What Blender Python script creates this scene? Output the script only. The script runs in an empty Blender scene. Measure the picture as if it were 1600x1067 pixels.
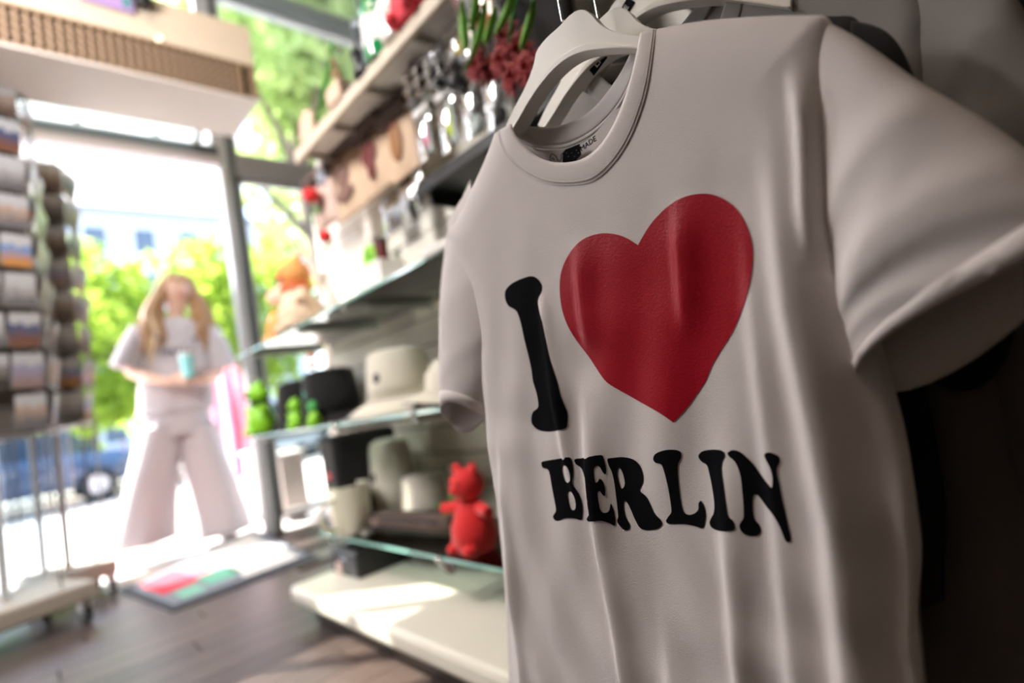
import bpy, bmesh, math, random
import numpy as np
from mathutils import Vector, Matrix
from mathutils.geometry import delaunay_2d_cdt
random.seed(7); rng = np.random.default_rng(7)
SC = bpy.context.scene; COL = SC.collection
PI = math.pi

# ------------------------------------------------------------------ camera
F, CX, CY, H = 850.0, 800.0, 533.5, 0.66
def camera_axes():
    dy = np.array([30 - CX, -(738 - CY), -F]); v = np.array([30 - CX, 738 - CY]); off = 71.0
    a = math.atan2(v[1], v[0]); b = math.acos(off / np.linalg.norm(v))
    n = max([np.array([math.cos(a + s * b), math.sin(a + s * b)]) for s in (1, -1)], key=lambda q: q[1])
    d = F * F / off; dz = np.array([-n[0] * d, n[1] * d, -F])
    dy /= np.linalg.norm(dy); dz /= np.linalg.norm(dz)
    return np.array([np.cross(dy, dz), dy, dz])
M = camera_axes(); EYE = np.array([0, 0, H])
def ray(x, y): return M @ np.array([x - CX, -(y - CY), -F])
def on_x(x, y, X): r = ray(x, y); return EYE + r * (X / r[0])
def on_y(x, y, Y): r = ray(x, y); return EYE + r * (Y / r[1])
def on_z(x, y, Z): r = ray(x, y); return EYE + r * ((Z - H) / r[2])
cam = bpy.data.objects.new('camera', bpy.data.cameras.new('camera')); COL.objects.link(cam)
U, _, Vt = np.linalg.svd(M); R = U @ Vt
cam.matrix_world = Matrix.Translation((0, 0, H)) @ Matrix([list(r) for r in R]).to_4x4()
cam.data.sensor_width = 36; cam.data.lens = F * 36 / 1600; cam.data.clip_start = 0.02; cam.data.clip_end = 500
cam.data.dof.use_dof = True; cam.data.dof.focus_distance = 0.515; cam.data.dof.aperture_fstop = 1.75
SC.camera = cam
# ------------------------------------------------------------------ sky, sun, lamps, exposure
SC.view_settings.view_transform = 'Standard'; SC.view_settings.look = 'None'; SC.view_settings.gamma = 1
SC.view_settings.use_curve_mapping = False
SC.view_settings.exposure = 0.15
w = bpy.data.worlds.new('world'); SC.world = w; w.use_nodes = True
nt = w.node_tree; bg = nt.nodes['Background']
sky = nt.nodes.new('ShaderNodeTexSky'); sky.sky_type = 'NISHITA'; sky.sun_disc = False
SUN = Vector((-0.85, 1.0, 1.28)).normalized()
sky.sun_elevation = math.asin(SUN.z); sky.sun_rotation = math.atan2(SUN.x, SUN.y); sky.dust_density = 2.5; sky.air_density = 0.8
nt.links.new(sky.outputs[0], bg.inputs[0]); bg.inputs[1].default_value = 1.15
sl = bpy.data.lights.new('sun', 'SUN'); sl.energy = 27; sl.angle = 0.009; sl.color = (1, .93, .82)
so = bpy.data.objects.new('sun', sl); COL.objects.link(so); so.rotation_euler = SUN.to_track_quat('Z', 'Y').to_euler()
def area(name, loc, size, power, color, direction=(0, 0, -1), size_y=None):
    l = bpy.data.lights.new(name, 'AREA'); l.energy = power; l.color = color; l.size = size
    if size_y: l.shape = 'RECTANGLE'; l.size_y = size_y
    o = bpy.data.objects.new(name, l); COL.objects.link(o); o.location = loc
    o.rotation_euler = (-Vector(direction)).to_track_quat('Z', 'Y').to_euler(); return o
area('ceiling_lamp', (-0.9, 1.4, 4.3), 0.9, 16, (1, .80, .62))
area('ceiling_spot', (-.4, .9, 3.9), .5, 26, (1, .84, .68), (.1, .9, -.55))
area('shelf_shirt_fill', (-.6, 1.6, 2.3), .5, 52, (1, .95, .93), (.6, .52, -.5))  # added fill that brightens the shelves and the shirt's left side
area('ceiling_lamp', (-1.2, -1.2, 4.3), 0.9, 5, (1, .76, .56))
SC.cycles.max_bounces = 8; SC.cycles.transparent_max_bounces = 24; SC.cycles.diffuse_bounces = 4
SC.cycles.sample_clamp_indirect = 6; SC.cycles.use_denoising = True; SC.cycles.caustics_reflective = False; SC.cycles.caustics_refractive = False

# ------------------------------------------------------------------ materials
MATS = {}
def mat(name, color, rough=.6, metal=0, bump=0, bscale=200, var=0, vscale=8, sheen=0, coat=0, spec=.5, trans=0, emit=0):
    if name in MATS: return MATS[name]
    m = bpy.data.materials.new(name); m.use_nodes = True; t = m.node_tree; p = t.nodes['Principled BSDF']
    c = tuple(color) + (1,)
    p.inputs['Base Color'].default_value = c; p.inputs['Roughness'].default_value = rough; p.inputs['Metallic'].default_value = metal
    p.inputs['Sheen Weight'].default_value = sheen; p.inputs['Coat Weight'].default_value = coat; p.inputs['Specular IOR Level'].default_value = spec
    p.inputs['Transmission Weight'].default_value = trans
    if emit: p.inputs['Emission Color'].default_value = c; p.inputs['Emission Strength'].default_value = emit
    tc = t.nodes.new('ShaderNodeTexCoord')
    nz = t.nodes.new('ShaderNodeTexNoise'); nz.inputs['Scale'].default_value = vscale; nz.inputs['Detail'].default_value = 5
    t.links.new(tc.outputs['Object'], nz.inputs['Vector'])
    hv = t.nodes.new('ShaderNodeMix'); hv.data_type = 'RGBA'
    v = var if var else .06
    hv.inputs['A'].default_value = tuple(max(0, x * (1 - v)) for x in color) + (1,)
    hv.inputs['B'].default_value = tuple(min(1, x * (1 + v)) for x in color) + (1,)
    t.links.new(nz.outputs[0], hv.inputs['Factor']); t.links.new(hv.outputs['Result'], p.inputs['Base Color'])
    if bump:
        n2 = t.nodes.new('ShaderNodeTexNoise'); n2.inputs['Scale'].default_value = bscale; n2.inputs['Detail'].default_value = 3
        b = t.nodes.new('ShaderNodeBump'); b.inputs['Strength'].default_value = bump; b.inputs['Distance'].default_value = .001
        t.links.new(tc.outputs['Object'], n2.inputs['Vector']); t.links.new(n2.outputs[0], b.inputs['Height']); t.links.new(b.outputs[0], p.inputs['Normal'])
    MATS[name] = m; return m
def glass_mat(name, tint=(.97, .99, .98), refl=.08):
    if name in MATS: return MATS[name]
    m = bpy.data.materials.new(name); m.use_nodes = True; t = m.node_tree; t.nodes.clear()
    o = t.nodes.new('ShaderNodeOutputMaterial'); a = t.nodes.new('ShaderNodeBsdfTransparent'); g = t.nodes.new('ShaderNodeBsdfGlossy')
    a.inputs[0].default_value = tint + (1,); g.inputs['Roughness'].default_value = .02
    mx = t.nodes.new('ShaderNodeMixShader'); fr = t.nodes.new('ShaderNodeFresnel'); fr.inputs[0].default_value = 1.45
    nz = t.nodes.new('ShaderNodeMath'); nz.operation = 'MULTIPLY'; nz.inputs[1].default_value = refl / .08
    g.inputs['Roughness'].default_value = .14 if 'cellophane' in name else .02; t.links.new(fr.outputs[0], nz.inputs[0]); t.links.new(nz.outputs[0], mx.inputs[0])
    t.links.new(a.outputs[0], mx.inputs[1]); t.links.new(g.outputs[0], mx.inputs[2]); t.links.new(mx.outputs[0], o.inputs[0])
    MATS[name] = m; return m
def leaf_mat(name, c1, c2):
    m = bpy.data.materials.new(name); m.use_nodes = True; t = m.node_tree; t.nodes.clear()
    o = t.nodes.new('ShaderNodeOutputMaterial'); d = t.nodes.new('ShaderNodeBsdfDiffuse'); s = t.nodes.new('ShaderNodeBsdfTranslucent')
    tc = t.nodes.new('ShaderNodeTexCoord'); nz = t.nodes.new('ShaderNodeTexNoise'); nz.inputs['Scale'].default_value = .9
    r = t.nodes.new('ShaderNodeMix'); r.data_type = 'RGBA'; r.inputs['A'].default_value = c1 + (1,); r.inputs['B'].default_value = c2 + (1,)
    t.links.new(tc.outputs['Object'], nz.inputs['Vector']); t.links.new(nz.outputs[0], r.inputs['Factor'])
    mx = t.nodes.new('ShaderNodeMixShader'); mx.inputs[0].default_value = .55
    for q in (d, s): t.links.new(r.outputs['Result'], q.inputs['Color'])
    t.links.new(d.outputs[0], mx.inputs[1]); t.links.new(s.outputs[0], mx.inputs[2]); t.links.new(mx.outputs[0], o.inputs[0])
    MATS[name] = m; return m
def cloth_mat(name, color, sc=2600, rough=.85):
    m = mat(name, color, rough, bump=.4, bscale=1000, var=.03, vscale=30, sheen=.25, spec=.2)
    return m
WHITE_CLOTH = cloth_mat('white cotton jersey', (.79, .735, .73))
BLACK_CLOTH = cloth_mat('black cotton jersey', (.012, .011, .012))
GREY_CLOTH = cloth_mat('grey cotton jersey', (.33, .31, .30))
CHAR_CLOTH = cloth_mat('charcoal cotton jersey', (.12, .095, .085))
PRINT_BLACK = mat('black plastisol print', (.007, .007, .009), .8, bump=.25, bscale=700, spec=.03)
PRINT_RED = mat('red plastisol print', (.42, .002, .016), .42, bump=.35, bscale=500, spec=.28)
HANG = mat('white moulded plastic', (.93, .90, .84), .35, spec=.5)
CHROME = mat('chrome', (.75, .76, .78), .15, metal=1)
BLACKM = mat('black metal', (.015, .015, .017), .4)
GREYM = mat('grey aluminium', (.62, .65, .68), .35, metal=.3)
DGREYM = mat('dark grey frame', (.10, .12, .125), .45)
CREAM = mat('cream laminate', (.82, .79, .68), .32, spec=.5)
SLAT = mat('cream slatwall', (.88, .84, .74), .45)
WHITEB = mat('white board', (.90, .88, .85), .5)
TAN = mat('beige painted metal', (.74, .62, .48), .5)
PLASTICW = mat('white plastic', (.85, .85, .84), .4)
GLASS = glass_mat('clear glass', (.97, .99, .98), .05); SHELFGLASS = glass_mat('greenish shelf glass', (.86, .95, .91), .10)
EDGE = mat('green glass edge', (.30, .62, .55), .12, spec=1, coat=.6)
CLEAR = glass_mat('clear cellophane', (.93, .95, .97), .09)
SKIN = mat('skin', (.80, .50, .38), .5); HAIR = mat('blond hair', (.42, .24, .12), .5, var=.3, vscale=40)

# ------------------------------------------------------------------ mesh helpers
class MB:
    def __init__(s): s.v = []; s.f = []; s.mi = []
    def add(s, vs, fs, mi=0):
        o = len(s.v); s.v += [tuple(map(float, p)) for p in vs]; s.f += [tuple(i + o for i in f) for f in fs]; s.mi += [mi] * len(fs); return s
    def box(s, a, b, mi=0, bev=0):
        x0, y0, z0 = np.minimum(a, b); x1, y1, z1 = np.maximum(a, b)
        s.add([(x0, y0, z0), (x1, y0, z0), (x1, y1, z0), (x0, y1, z0), (x0, y0, z1), (x1, y0, z1), (x1, y1, z1), (x0, y1, z1)],
              [(0, 3, 2, 1), (4, 5, 6, 7), (0, 1, 5, 4), (1, 2, 6, 5), (2, 3, 7, 6), (3, 0, 4, 7)], mi); return s
    def tube(s, pts, rad, n=10, mi=0, cap=True, flat=None):
        pts = [np.array(p, float) for p in pts]; rad = [rad] * len(pts) if np.isscalar(rad) else rad
        vs = []; up = None
        for i, p in enumerate(pts):
            t = pts[min(i + 1, len(pts) - 1)] - pts[max(i - 1, 0)]; t = t / (np.linalg.norm(t) + 1e-9)
            if up is None: up = np.array([0, 0, 1.]) if abs(t[2]) < .9 else np.array([1., 0, 0])
            a = np.cross(t, up); a /= np.linalg.norm(a) + 1e-9; up = np.cross(a, t)
            r2 = rad[i] * (flat if flat else 1)
            for k in range(n):
                th = 2 * PI * k / n; vs.append(p + a * math.cos(th) * rad[i] + up * math.sin(th) * r2)
        fs = [(i * n + k, i * n + (k + 1) % n, (i + 1) * n + (k + 1) % n, (i + 1) * n + k) for i in range(len(pts) - 1) for k in range(n)]
        if cap: fs += [tuple(range(n))[::-1], tuple((len(pts) - 1) * n + k for k in range(n))]
        return s.add(vs, fs, mi)
    def lathe(s, prof, c=(0, 0, 0), n=24, mi=0, sx=1, sy=1, cap=True):
        vs = [(c[0] + r * sx * math.cos(2 * PI * k / n), c[1] + r * sy * math.sin(2 * PI * k / n), c[2] + z) for r, z in prof for k in range(n)]
        m = len(prof)
        fs = [(i * n + k, i * n + (k + 1) % n, (i + 1) * n + (k + 1) % n, (i + 1) * n + k) for i in range(m - 1) for k in range(n)]
        if cap: fs += [tuple(range(n))[::-1], tuple((m - 1) * n + k for k in range(n))]
        return s.add(vs, fs, mi)
    def ball(s, c, r, n=16, mi=0, rot=None):
        r = (r, r, r) if np.isscalar(r) else r; m = n // 2; vs = []
        for i in range(m + 1):
            a = PI * i / m
            for k in range(n):
                b = 2 * PI * k / n; q = np.array([r[0] * math.sin(a) * math.cos(b), r[1] * math.sin(a) * math.sin(b), -r[2] * math.cos(a)])
                if rot is not None: q = np.array(rot @ Vector(q))
                vs.append(q + np.array(c))
        fs = [(i * n + k, i * n + (k + 1) % n, (i + 1) * n + (k + 1) % n, (i + 1) * n + k) for i in range(m) for k in range(n)]
        return s.add(vs, fs, mi)
    def build(s, name, mats, parent=None, smooth=True, bevel=0, loc=None, sub=0, merge=False, solid=0):
        me = bpy.data.meshes.new(name); me.from_pydata(s.v, [], s.f)
        if not isinstance(mats, (list, tuple)): mats = [mats]
        for m in mats: me.materials.append(m)
        me.polygons.foreach_set('material_index', s.mi)
        if merge:
            bm = bmesh.new(); bm.from_mesh(me); bmesh.ops.remove_doubles(bm, verts=bm.verts, dist=1e-5); bmesh.ops.recalc_face_normals(bm, faces=bm.faces); bm.to_mesh(me); bm.free()
        me.polygons.foreach_set('use_smooth', [smooth] * len(me.polygons)); me.update()
        o = bpy.data.objects.new(name, me); COL.objects.link(o)
        if parent: o.parent = parent
        if loc is not None: o.location = loc
        if smooth and not merge:
            try: me.set_sharp_from_angle(angle=math.radians(40))
            except Exception: pass
        if solid: q = o.modifiers.new('thickness', 'SOLIDIFY'); q.thickness = solid; q.offset = 0
        if bevel: q = o.modifiers.new('bevel', 'BEVEL'); q.width = bevel; q.segments = 2; q.limit_method = 'ANGLE'
        if sub: q = o.modifiers.new('subdivision', 'SUBSURF'); q.levels = sub; q.render_levels = sub
        return o
def tag(o, label=None, cat=None, group=None, kind=None):
    if label: o['label'] = label
    if cat: o['category'] = cat
    if group: o['group'] = group
    if kind: o['kind'] = kind
    return o
def thing(name, label, cat, loc=(0, 0, 0), rz=0, group=None):
    o = bpy.data.objects.new(name, None); COL.objects.link(o); o.location = tuple(loc); o.rotation_euler = (0, 0, rz); o.empty_display_size = .05
    return tag(o, label, cat, group)
def structure(o): o['kind'] = 'structure'; return o
def copy_thing(root, loc, rz=None, label=None, group=None, scale=None):
    r = root.copy(); COL.objects.link(r); r.location = tuple(loc)
    if rz is not None: r.rotation_euler = (0, 0, rz)
    if scale: r.scale = (scale,) * 3
    if label: r['label'] = label
    if group: r['group'] = group
    for ch in list(root.children):
        c = ch.copy(); COL.objects.link(c); c.parent = r
        for g in list(ch.children):
            d = g.copy(); COL.objects.link(d); d.parent = c
    return r
def catmull(pts, corners=(), n=5, closed=True):
    P = [np.array(p, float) for p in pts]; N = len(P); out = []
    for i in range(N if closed else N - 1):
        p1, p2 = P[i], P[(i + 1) % N]
        p0 = P[i - 1] if (closed or i > 0) else p1; p3 = P[(i + 2) % N] if (closed or i + 2 < N) else p2
        if i in corners: p0 = p1 - (p2 - p1) * .3
        if (i + 1) % N in corners: p3 = p2 + (p2 - p1) * .3
        for k in range(n):
            t = k / n
            out.append(.5 * (2 * p1 + (p2 - p0) * t + (2 * p0 - 5 * p1 + 4 * p2 - p3) * t * t + (3 * p1 - p0 - 3 * p2 + p3) * t ** 3))
    if not closed: out.append(P[-1])
    return out
def text_mesh(txt, size, ext=.0004):
    c = bpy.data.curves.new('text', 'FONT'); c.body = txt; c.size = size; c.extrude = ext; c.align_x = 'CENTER'; c.align_y = 'CENTER'; c.resolution_u = 3
    o = bpy.data.objects.new('text', c); COL.objects.link(o); dg = bpy.context.evaluated_depsgraph_get()
    me = bpy.data.meshes.new_from_object(o.evaluated_get(dg)); bpy.data.objects.remove(o); return me

# ================================================================== SETTING
YF = 3.80                                            # storefront plane
floor = structure(MB().box((-4, -3, -.06), (6, YF, -.012)).build('floor', mat('floor underlay', (.06, .045, .035), .8), smooth=False))
plank_m = [mat('brown floorboard %s' % k, c, .38, bump=.3, bscale=60, var=.35, vscale=14) for k, c in
           (('mid', (.095, .070, .062)), ('dark', (.070, .050, .045)), ('warm', (.115, .082, .071)))]
pm = []
for k in range(3):
    pm.append(MB().box((-.597, -.0585, -.012), (.597, .0585, 0)).build('plank', plank_m[k], floor, smooth=False).data)
    bpy.data.objects.remove(list(floor.children)[-1])
row = 0; yy = .6
while yy < YF - .06:
    x = -2.2 + (row * .43) % 1.2
    while x < 1.3:
        o = bpy.data.objects.new('plank', pm[random.randrange(3)]); COL.objects.link(o); o.parent = floor; o.location = (x, yy, 0); x += 1.2
    yy += .12; row += 1
structure(MB().box((-4, -3, 4.6), (6, YF, 4.7)).build('ceiling', mat('ceiling paint', (.8, .78, .74), .9), smooth=False))
structure(MB().box((-4, -3.1, 0), (6, -3, 4.6)).build('wall_back', mat('back wall paint', (.22, .18, .15), .9), smooth=False))
structure(MB().box((-4.1, -3, 0), (-4, YF, 4.6)).build('wall_left', mat('left wall paint', (.30, .27, .25), .9), smooth=False))
structure(MB().box((6, -3, 0), (6.1, YF, 4.6)).build('wall_right', mat('right wall paint', (.25, .22, .2), .9), smooth=False))
structure(MB().box((1.24, -3, 0), (1.32, .95, 4.6)).build('wall_shelving', mat('dark wall paint', (.05, .042, .038), .9), smooth=False))

# storefront: posts, beams, panes
post = structure(MB().box((1.13, YF - .02, 0), (1.19, YF + .06, 4.6)).build('trim_1', GREYM, smooth=False, bevel=.004)); post['label'] = 'silver post at the right of the doorway'
structure(MB().box((1.19, YF - .02, 0), (1.235, YF + .06, 4.6)).build('trim_2', DGREYM, smooth=False))
hd = structure(MB().box((-1.0, YF - .04, 2.53), (1.13, YF + .06, 2.59)).build('trim_3', DGREYM, smooth=False, bevel=.004))
structure(MB().box((-1.0, YF - .03, 2.47), (1.13, YF + .05, 2.53)).build('trim_4', mat('lavender grey metal', (.55, .52, .56), .5), smooth=False))
structure(MB().box((1.235, YF - .04, 2.40), (5.9, YF + .06, 2.56)).build('trim_5', mat('mid grey metal', (.33, .34, .36), .45), smooth=False))
structure(MB().box((-4, YF - .04, 3.78), (5.9, YF + .1, 3.92)).build('trim_6', mat('blue grey metal', (.27, .33, .35), .45), smooth=False))
structure(MB().box((-1.06, YF - .02, 0), (-1.0, YF + .06, 4.6)).build('trim_7', GREYM, smooth=False))
for i, x in enumerate((2.55, 3.9)):
    structure(MB().box((x, YF - .02, 0), (x + .06, YF + .06, 4.6)).build('trim_%d' % (8 + i), GREYM, smooth=False))
wins = [(-.3, 5.9, 3.92, 4.58), (-2.6, -1.06, 2.47, 3.78), (-1.0, 1.13, 2.59, 3.78), (1.235, 2.55, .08, 2.40), (2.61, 3.9, .08, 2.40), (3.96, 5.9, .08, 2.40), (1.235, 2.55, 2.56, 3.78), (2.61, 3.9, 2.56, 3.78), (3.96, 5.9, 2.56, 3.78)]
for i, (x0, x1, z0, z1) in enumerate(wins):
    wn = MB()
    for a, b in (((x0, z0), (x1, z0 + .03)), ((x0, z1 - .03), (x1, z1)), ((x0, z0), (x0 + .03, z1)), ((x1 - .03, z0), (x1, z1))):
        wn.box((a[0], YF, a[1]), (b[0], YF + .04, b[1]))
    f = structure(wn.build('window_%d' % (i + 1), GREYM, smooth=False))
    MB().box((x0 + .02, YF + .016, z0 + .02), (x1 - .02, YF + .022, z1 - .02)).build('pane', GLASS, f, smooth=False)
structure(MB().box((-4, YF, 0), (-1.06, YF + .1, 2.47)).box((-4, YF, 2.47), (-2.6, YF + .1, 4.6)).box((-2.6, YF, 3.92), (-.3, YF + .1, 4.6)).build('wall_front_blocker', mat('front blocker paint', (.45, .41, .37), .9), smooth=False))  # unseen wall added to block frontal light and a stray sun patch
for x in (-2.3, -1.95, -1.6, -1.35, -.6, -.1, .4, .8):
    structure(MB().box((x - .02, YF + .05, 2.6), (x + .02, YF + .09, 3.80)).build('trim_20', GREYM, smooth=False))
# light tube above the door header
t = thing('light_tube', 'long white light tube above the door header, below the air curtain', 'lamp', (0, 0, 0))
MB().tube([(.12, 3.70, 2.622), (1.0, 3.70, 2.622)], .030, 14).build('tube', mat('lit white tube', (.75, .92, 1), .4, emit=1.3), t)
for x in (.10, 1.0): MB().box((x - .02, 3.665, 2.588), (x + .02, 3.80, 2.655)).build('holder', GREYM, t, smooth=False)

# ------------------------------------------------------------------ air curtain over the door
AY0, AY1, AX0, AX1 = 2.63, 3.03, -.95, 1.01
ac = thing('air_curtain', 'long beige air curtain box with brown grille above the doorway', 'air curtain', (0, 0, 2.29))
MB().box((AX0, AY0, 0), (AX1, AY1, .012), 1).box((AX0, AY0, .185), (AX1, AY1, .40)).box((AX0, AY0 + .03, .012), (AX1, AY1, .185)).build('casing', [TAN, mat('pale underside', (.80, .74, .70), .5)], ac, smooth=False)
fr = MB()
for z0, z1 in ((.010, .022), (.173, .187)): fr.box((AX0, AY0 - .004, z0), (AX1, AY0 + .03, z1))
for x in (AX0, .915, AX1 - .03): fr.box((x, AY0 - .004, .022), (x + .03, AY0 + .03, .173))
fr.build('grille_frame', mat('brown grille frame', (.27, .18, .11), .5), ac, smooth=False)
MB().box((AX0 + .03, AY0 + .026, .02), (AX1, AY0 + .0295, .175)).build('grille_back', mat('dark brown inside', (.07, .045, .03), .7), ac, smooth=False)
gm = mat('brown grille wire', (.40, .28, .19), .5)
bar = MB().box((-.006, 0, .0), (.006, .014, .151)).build('grille_bar', gm, ac, smooth=False); bar.location = (AX0 + .05, AY0 + .004, .022)
x = AX0 + .072
while x < .91:
    c = bar.copy(); COL.objects.link(c); c.location = (x, AY0 + .004, .022); x += .034
for z in (.06, .098, .136):
    MB().box((AX0 + .03, AY0, z - .003), (.915, AY0 + .018, z + .003)).build('grille_rail', gm, ac, smooth=False)
for x in (-.6, .7): MB().tube([(x, 2.9, .40), (x, 2.9, 2.31)], .008, 8).build('hanging_rod', GREYM, ac)
MB().tube([(.60, AY0 - .002, .20), (.60, AY0 - .012, .20)], .012, 12).build('lamp_glint', mat('lamp glint glow', (1, .85, .6), .3, emit=2.0), ac)  # small glowing disc standing in for a lamp glint on the casing
# violet card hanging over the front edge of the air curtain
pc = on_y(165, 0, AY0 - .01)
t = thing('violet_card', 'violet card hanging at the top edge of the air curtain', 'card', (pc[0], AY0 - .012, pc[2] - .03))
MB().box((-.10, -.004, 0), (.10, 0, .14)).build('card', mat('violet print', (.45, .30, .62), .6), t, smooth=False)
MB().box((.06, -.006, .02), (.09, -.004, .07)).build('print', mat('teal print', (.08, .3, .3), .6), t, smooth=False)
pc = on_y(222, 0, AY0 - .03)
t = thing('spot_lamp', 'small dark spot lamp on top front of the air curtain', 'lamp', (pc[0], AY0 - .03, pc[2] - .03))
MB().lathe([(.03, 0), (.038, .02), (.035, .10), (.02, .12)]).build('lamp_head', BLACKM, t)
MB().box((-.01, 0, .10), (.01, .06, .13)).build('bracket', BLACKM, t, smooth=False)

# ================================================================== SHELVING (gondola)
SX0, SX1, BX = .80, 1.14, .645
GY0, GY1 = .48, 2.50
gon = thing('shelving_unit', 'cream slatwall shelving unit along the right with white top shelf', 'shelving', (SX1, 1.0, 0))
def G(mb, name, m, **k): 
    o = mb.build(name, m, gon, **k); o.location = (-SX1, -1.0, 0); return o
z = .17; slat_me = None
while z < 1.60:
    sb = MB().box((SX1, GY0, z), (SX1 + .018, GY1, z + .094))
    G(sb, 'slat', SLAT, smooth=False, bevel=.003); z += .100
G(MB().box((SX1 + .014, GY0, .10), (SX1 + .03, GY1, 1.62)), 'back_board', mat('dark groove', (.25, .21, .17), .8), smooth=False)
for y in (GY0 + .02, .85, 2.47):
    G(MB().box((SX1 + .03, y - .02, 0), (SX1 + .07, y + .02, 1.66)), 'upright', GREYM, smooth=False)
# base deck with rounded end, plinth below
G(MB().box((BX, -.6, .072), (SX1, 2.0, .125)), 'base_shelf', CREAM, smooth=False, bevel=.014)
G(MB().box((BX + .06, -.58, 0), (SX1, 1.94, .072)), 'plinth', mat('brown plinth', (.08, .05, .035), .6), smooth=False)
# top shelf
G(MB().box((.86, GY0, 1.66), (SX1, 1.93, 1.672)), 'top_shelf', WHITEB, smooth=False)
G(MB().box((.845, GY0, 1.632), (.86, 1.93, 1.676)), 'top_shelf_edge', mat('beige edge strip', (.66, .58, .47), .4), smooth=False, bevel=.002)
for y in (.55, .85, 1.12, 1.40, 1.65, 1.88):
    G(MB().box((.865, y - .005, 1.640), (SX1, y + .008, 1.66)), 'bracket', mat('grey bracket', (.50, .47, .44), .5), smooth=False)
# glass shelves
def glass_shelf(zt, y0, y1, x0, label, joints=()):
    t = thing('glass_shelf', label, 'shelf', (x0, y1, zt), group='glass shelves of the shelving unit')
    MB().box((.001, y0 - y1 + .001, -.008), (SX1 - x0 - .001, -.001, 0)).build('pane', SHELFGLASS, t, smooth=False)
    e = MB().box((-.0015, y0 - y1, -.0085), (.0008, 0, .0005)).box((0, -.0008, -.0085), (SX1 - x0, .0015, .0005))
    e.build('polished_edge', EDGE, t, smooth=False)
    for y in joints:
        b = MB().box((.0, y - y1 - .007, -.030), (SX1 - x0, y - y1 + .007, -.009)); b.build('bracket', mat('pale bracket', (.62, .64, .62), .4), t, smooth=False)
        MB().ball((-.004, y - y1, -.006), .009, 12).build('clip', CHROME, t)
    return t
glass_shelf(1.024, .5, 2.78, SX0, 'top glass shelf under the hanging bags, carrying an orange toy', (1.62, 2.02, 2.6))
glass_shelf(.640, .5, 2.66, SX0, 'middle glass shelf carrying the hats, seen almost edge on', (1.30, 1.80, 2.55))
glass_shelf(.252, .5, 2.07, SX0, 'lowest glass shelf carrying mugs and a red soft toy', (1.28, 1.98))
# bright display block on the glass near the shirt
p = on_x(682, 392, SX0)
t = thing('price_holder', 'white price holder clipped on top glass shelf beside the shirt', 'sign', (SX0 - .006, p[1], 1.024))
MB().box((-.003, -.09, -.004), (.02, .055, .020)).build('holder', PLASTICW, t, smooth=False, bevel=.002)
MB().box((-.004, -.08, .001), (-.003, .045, .015)).build('price_strip', mat('paper', (.9, .88, .83), .8), t, smooth=False)
# ================================================================== T-SHIRT
XM, TH = .445, .021
def yz(x, y, X=XM): p = on_x(x, y, X); return np.array([p[1], p[2]])
FOLDS = [  # (pixel polyline, half width m, depth m, z where it starts fading in)
    ([(1215, 180), (1232, 330), (1252, 480), (1285, 640), (1318, 800), (1345, 1067)], .011, .016),
    ([(930, 560), (940, 680), (962, 850), (985, 960), (1010, 1080)], .009, .013),
    ([(1140, 640), (1152, 780), (1162, 900), (1178, 1080)], .008, .010),
    ([(862, 430), (880, 560), (905, 700), (930, 800)], .007, .0055),
    ([(795, 640), (803, 780), (815, 900), (835, 1080)], .007, .007),
    ([(922, 360), (932, 480), (945, 570)], .009, .0045),
    ([(1075, 300), (1085, 430), (1095, 540)], .008, .0045),
    ([(1180, 300), (1195, 480), (1215, 640), (1240, 860), (1265, 1080)], .009, .007),
    ([(1250, 95), (1268, 200), (1275, 320), (1290, 430)], .006, .009),
    ([(1052, 880), (1060, 960), (1075, 1080)], .011, .007),
    ([(1400, 660), (1420, 800), (1432, 900), (1430, 1000)], .007, .008),
]
FL = []
for pl, wd, am in FOLDS:
    q = np.array([yz(*p) for p in pl]); q = q[np.argsort(q[:, 1])]; FL.append((q, wd, am))
shoulderL = [(779, 205), (762, 250), (740, 298), (720, 342), (706, 368)]
sideL = [(735, 470), (752, 560), (763, 645), (770, 710), (785, 800), (796, 900), (803, 1000), (808, 1090), (812, 1200)]
shoulderR = [(1024, 46), (1080, 36), (1150, 28), (1250, 24), (1300, 36)]
sideR = [(1316, 130), (1326, 300), (1345, 430), (1385, 560), (1412, 660), (1428, 750), (1441, 850), (1437, 950), (1447, 1067), (1455, 1200)]
neckF = [(779, 205), (783, 222), (795, 246), (820, 268), (850, 283), (885, 288), (925, 282), (955, 258), (980, 222), (1000, 175), (1013, 125), (1024, 46)]
neckIn = [(799, 194), (803, 205), (812, 220), (830, 238), (855, 251), (885, 254), (915, 246), (940, 224), (960, 192), (977, 150), (990, 105), (1001, 52)]
sL = np.array([yz(*p) for p in shoulderL + sideL]); sR = np.array([yz(*p) for p in shoulderR + sideR])
sL = np.array(catmull(sL, closed=False, n=6)); sR = np.array(catmull(sR, closed=False, n=6))
def dist_poly(P, L):
    d = np.full(len(P), 9.)
    for a, b in zip(L[:-1], L[1:]):
        ab = b - a; t = np.clip(((P - a) @ ab) / (ab @ ab + 1e-12), 0, 1); d = np.minimum(d, np.linalg.norm(P - a - t[:, None] * ab, axis=1))
    return d
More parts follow.
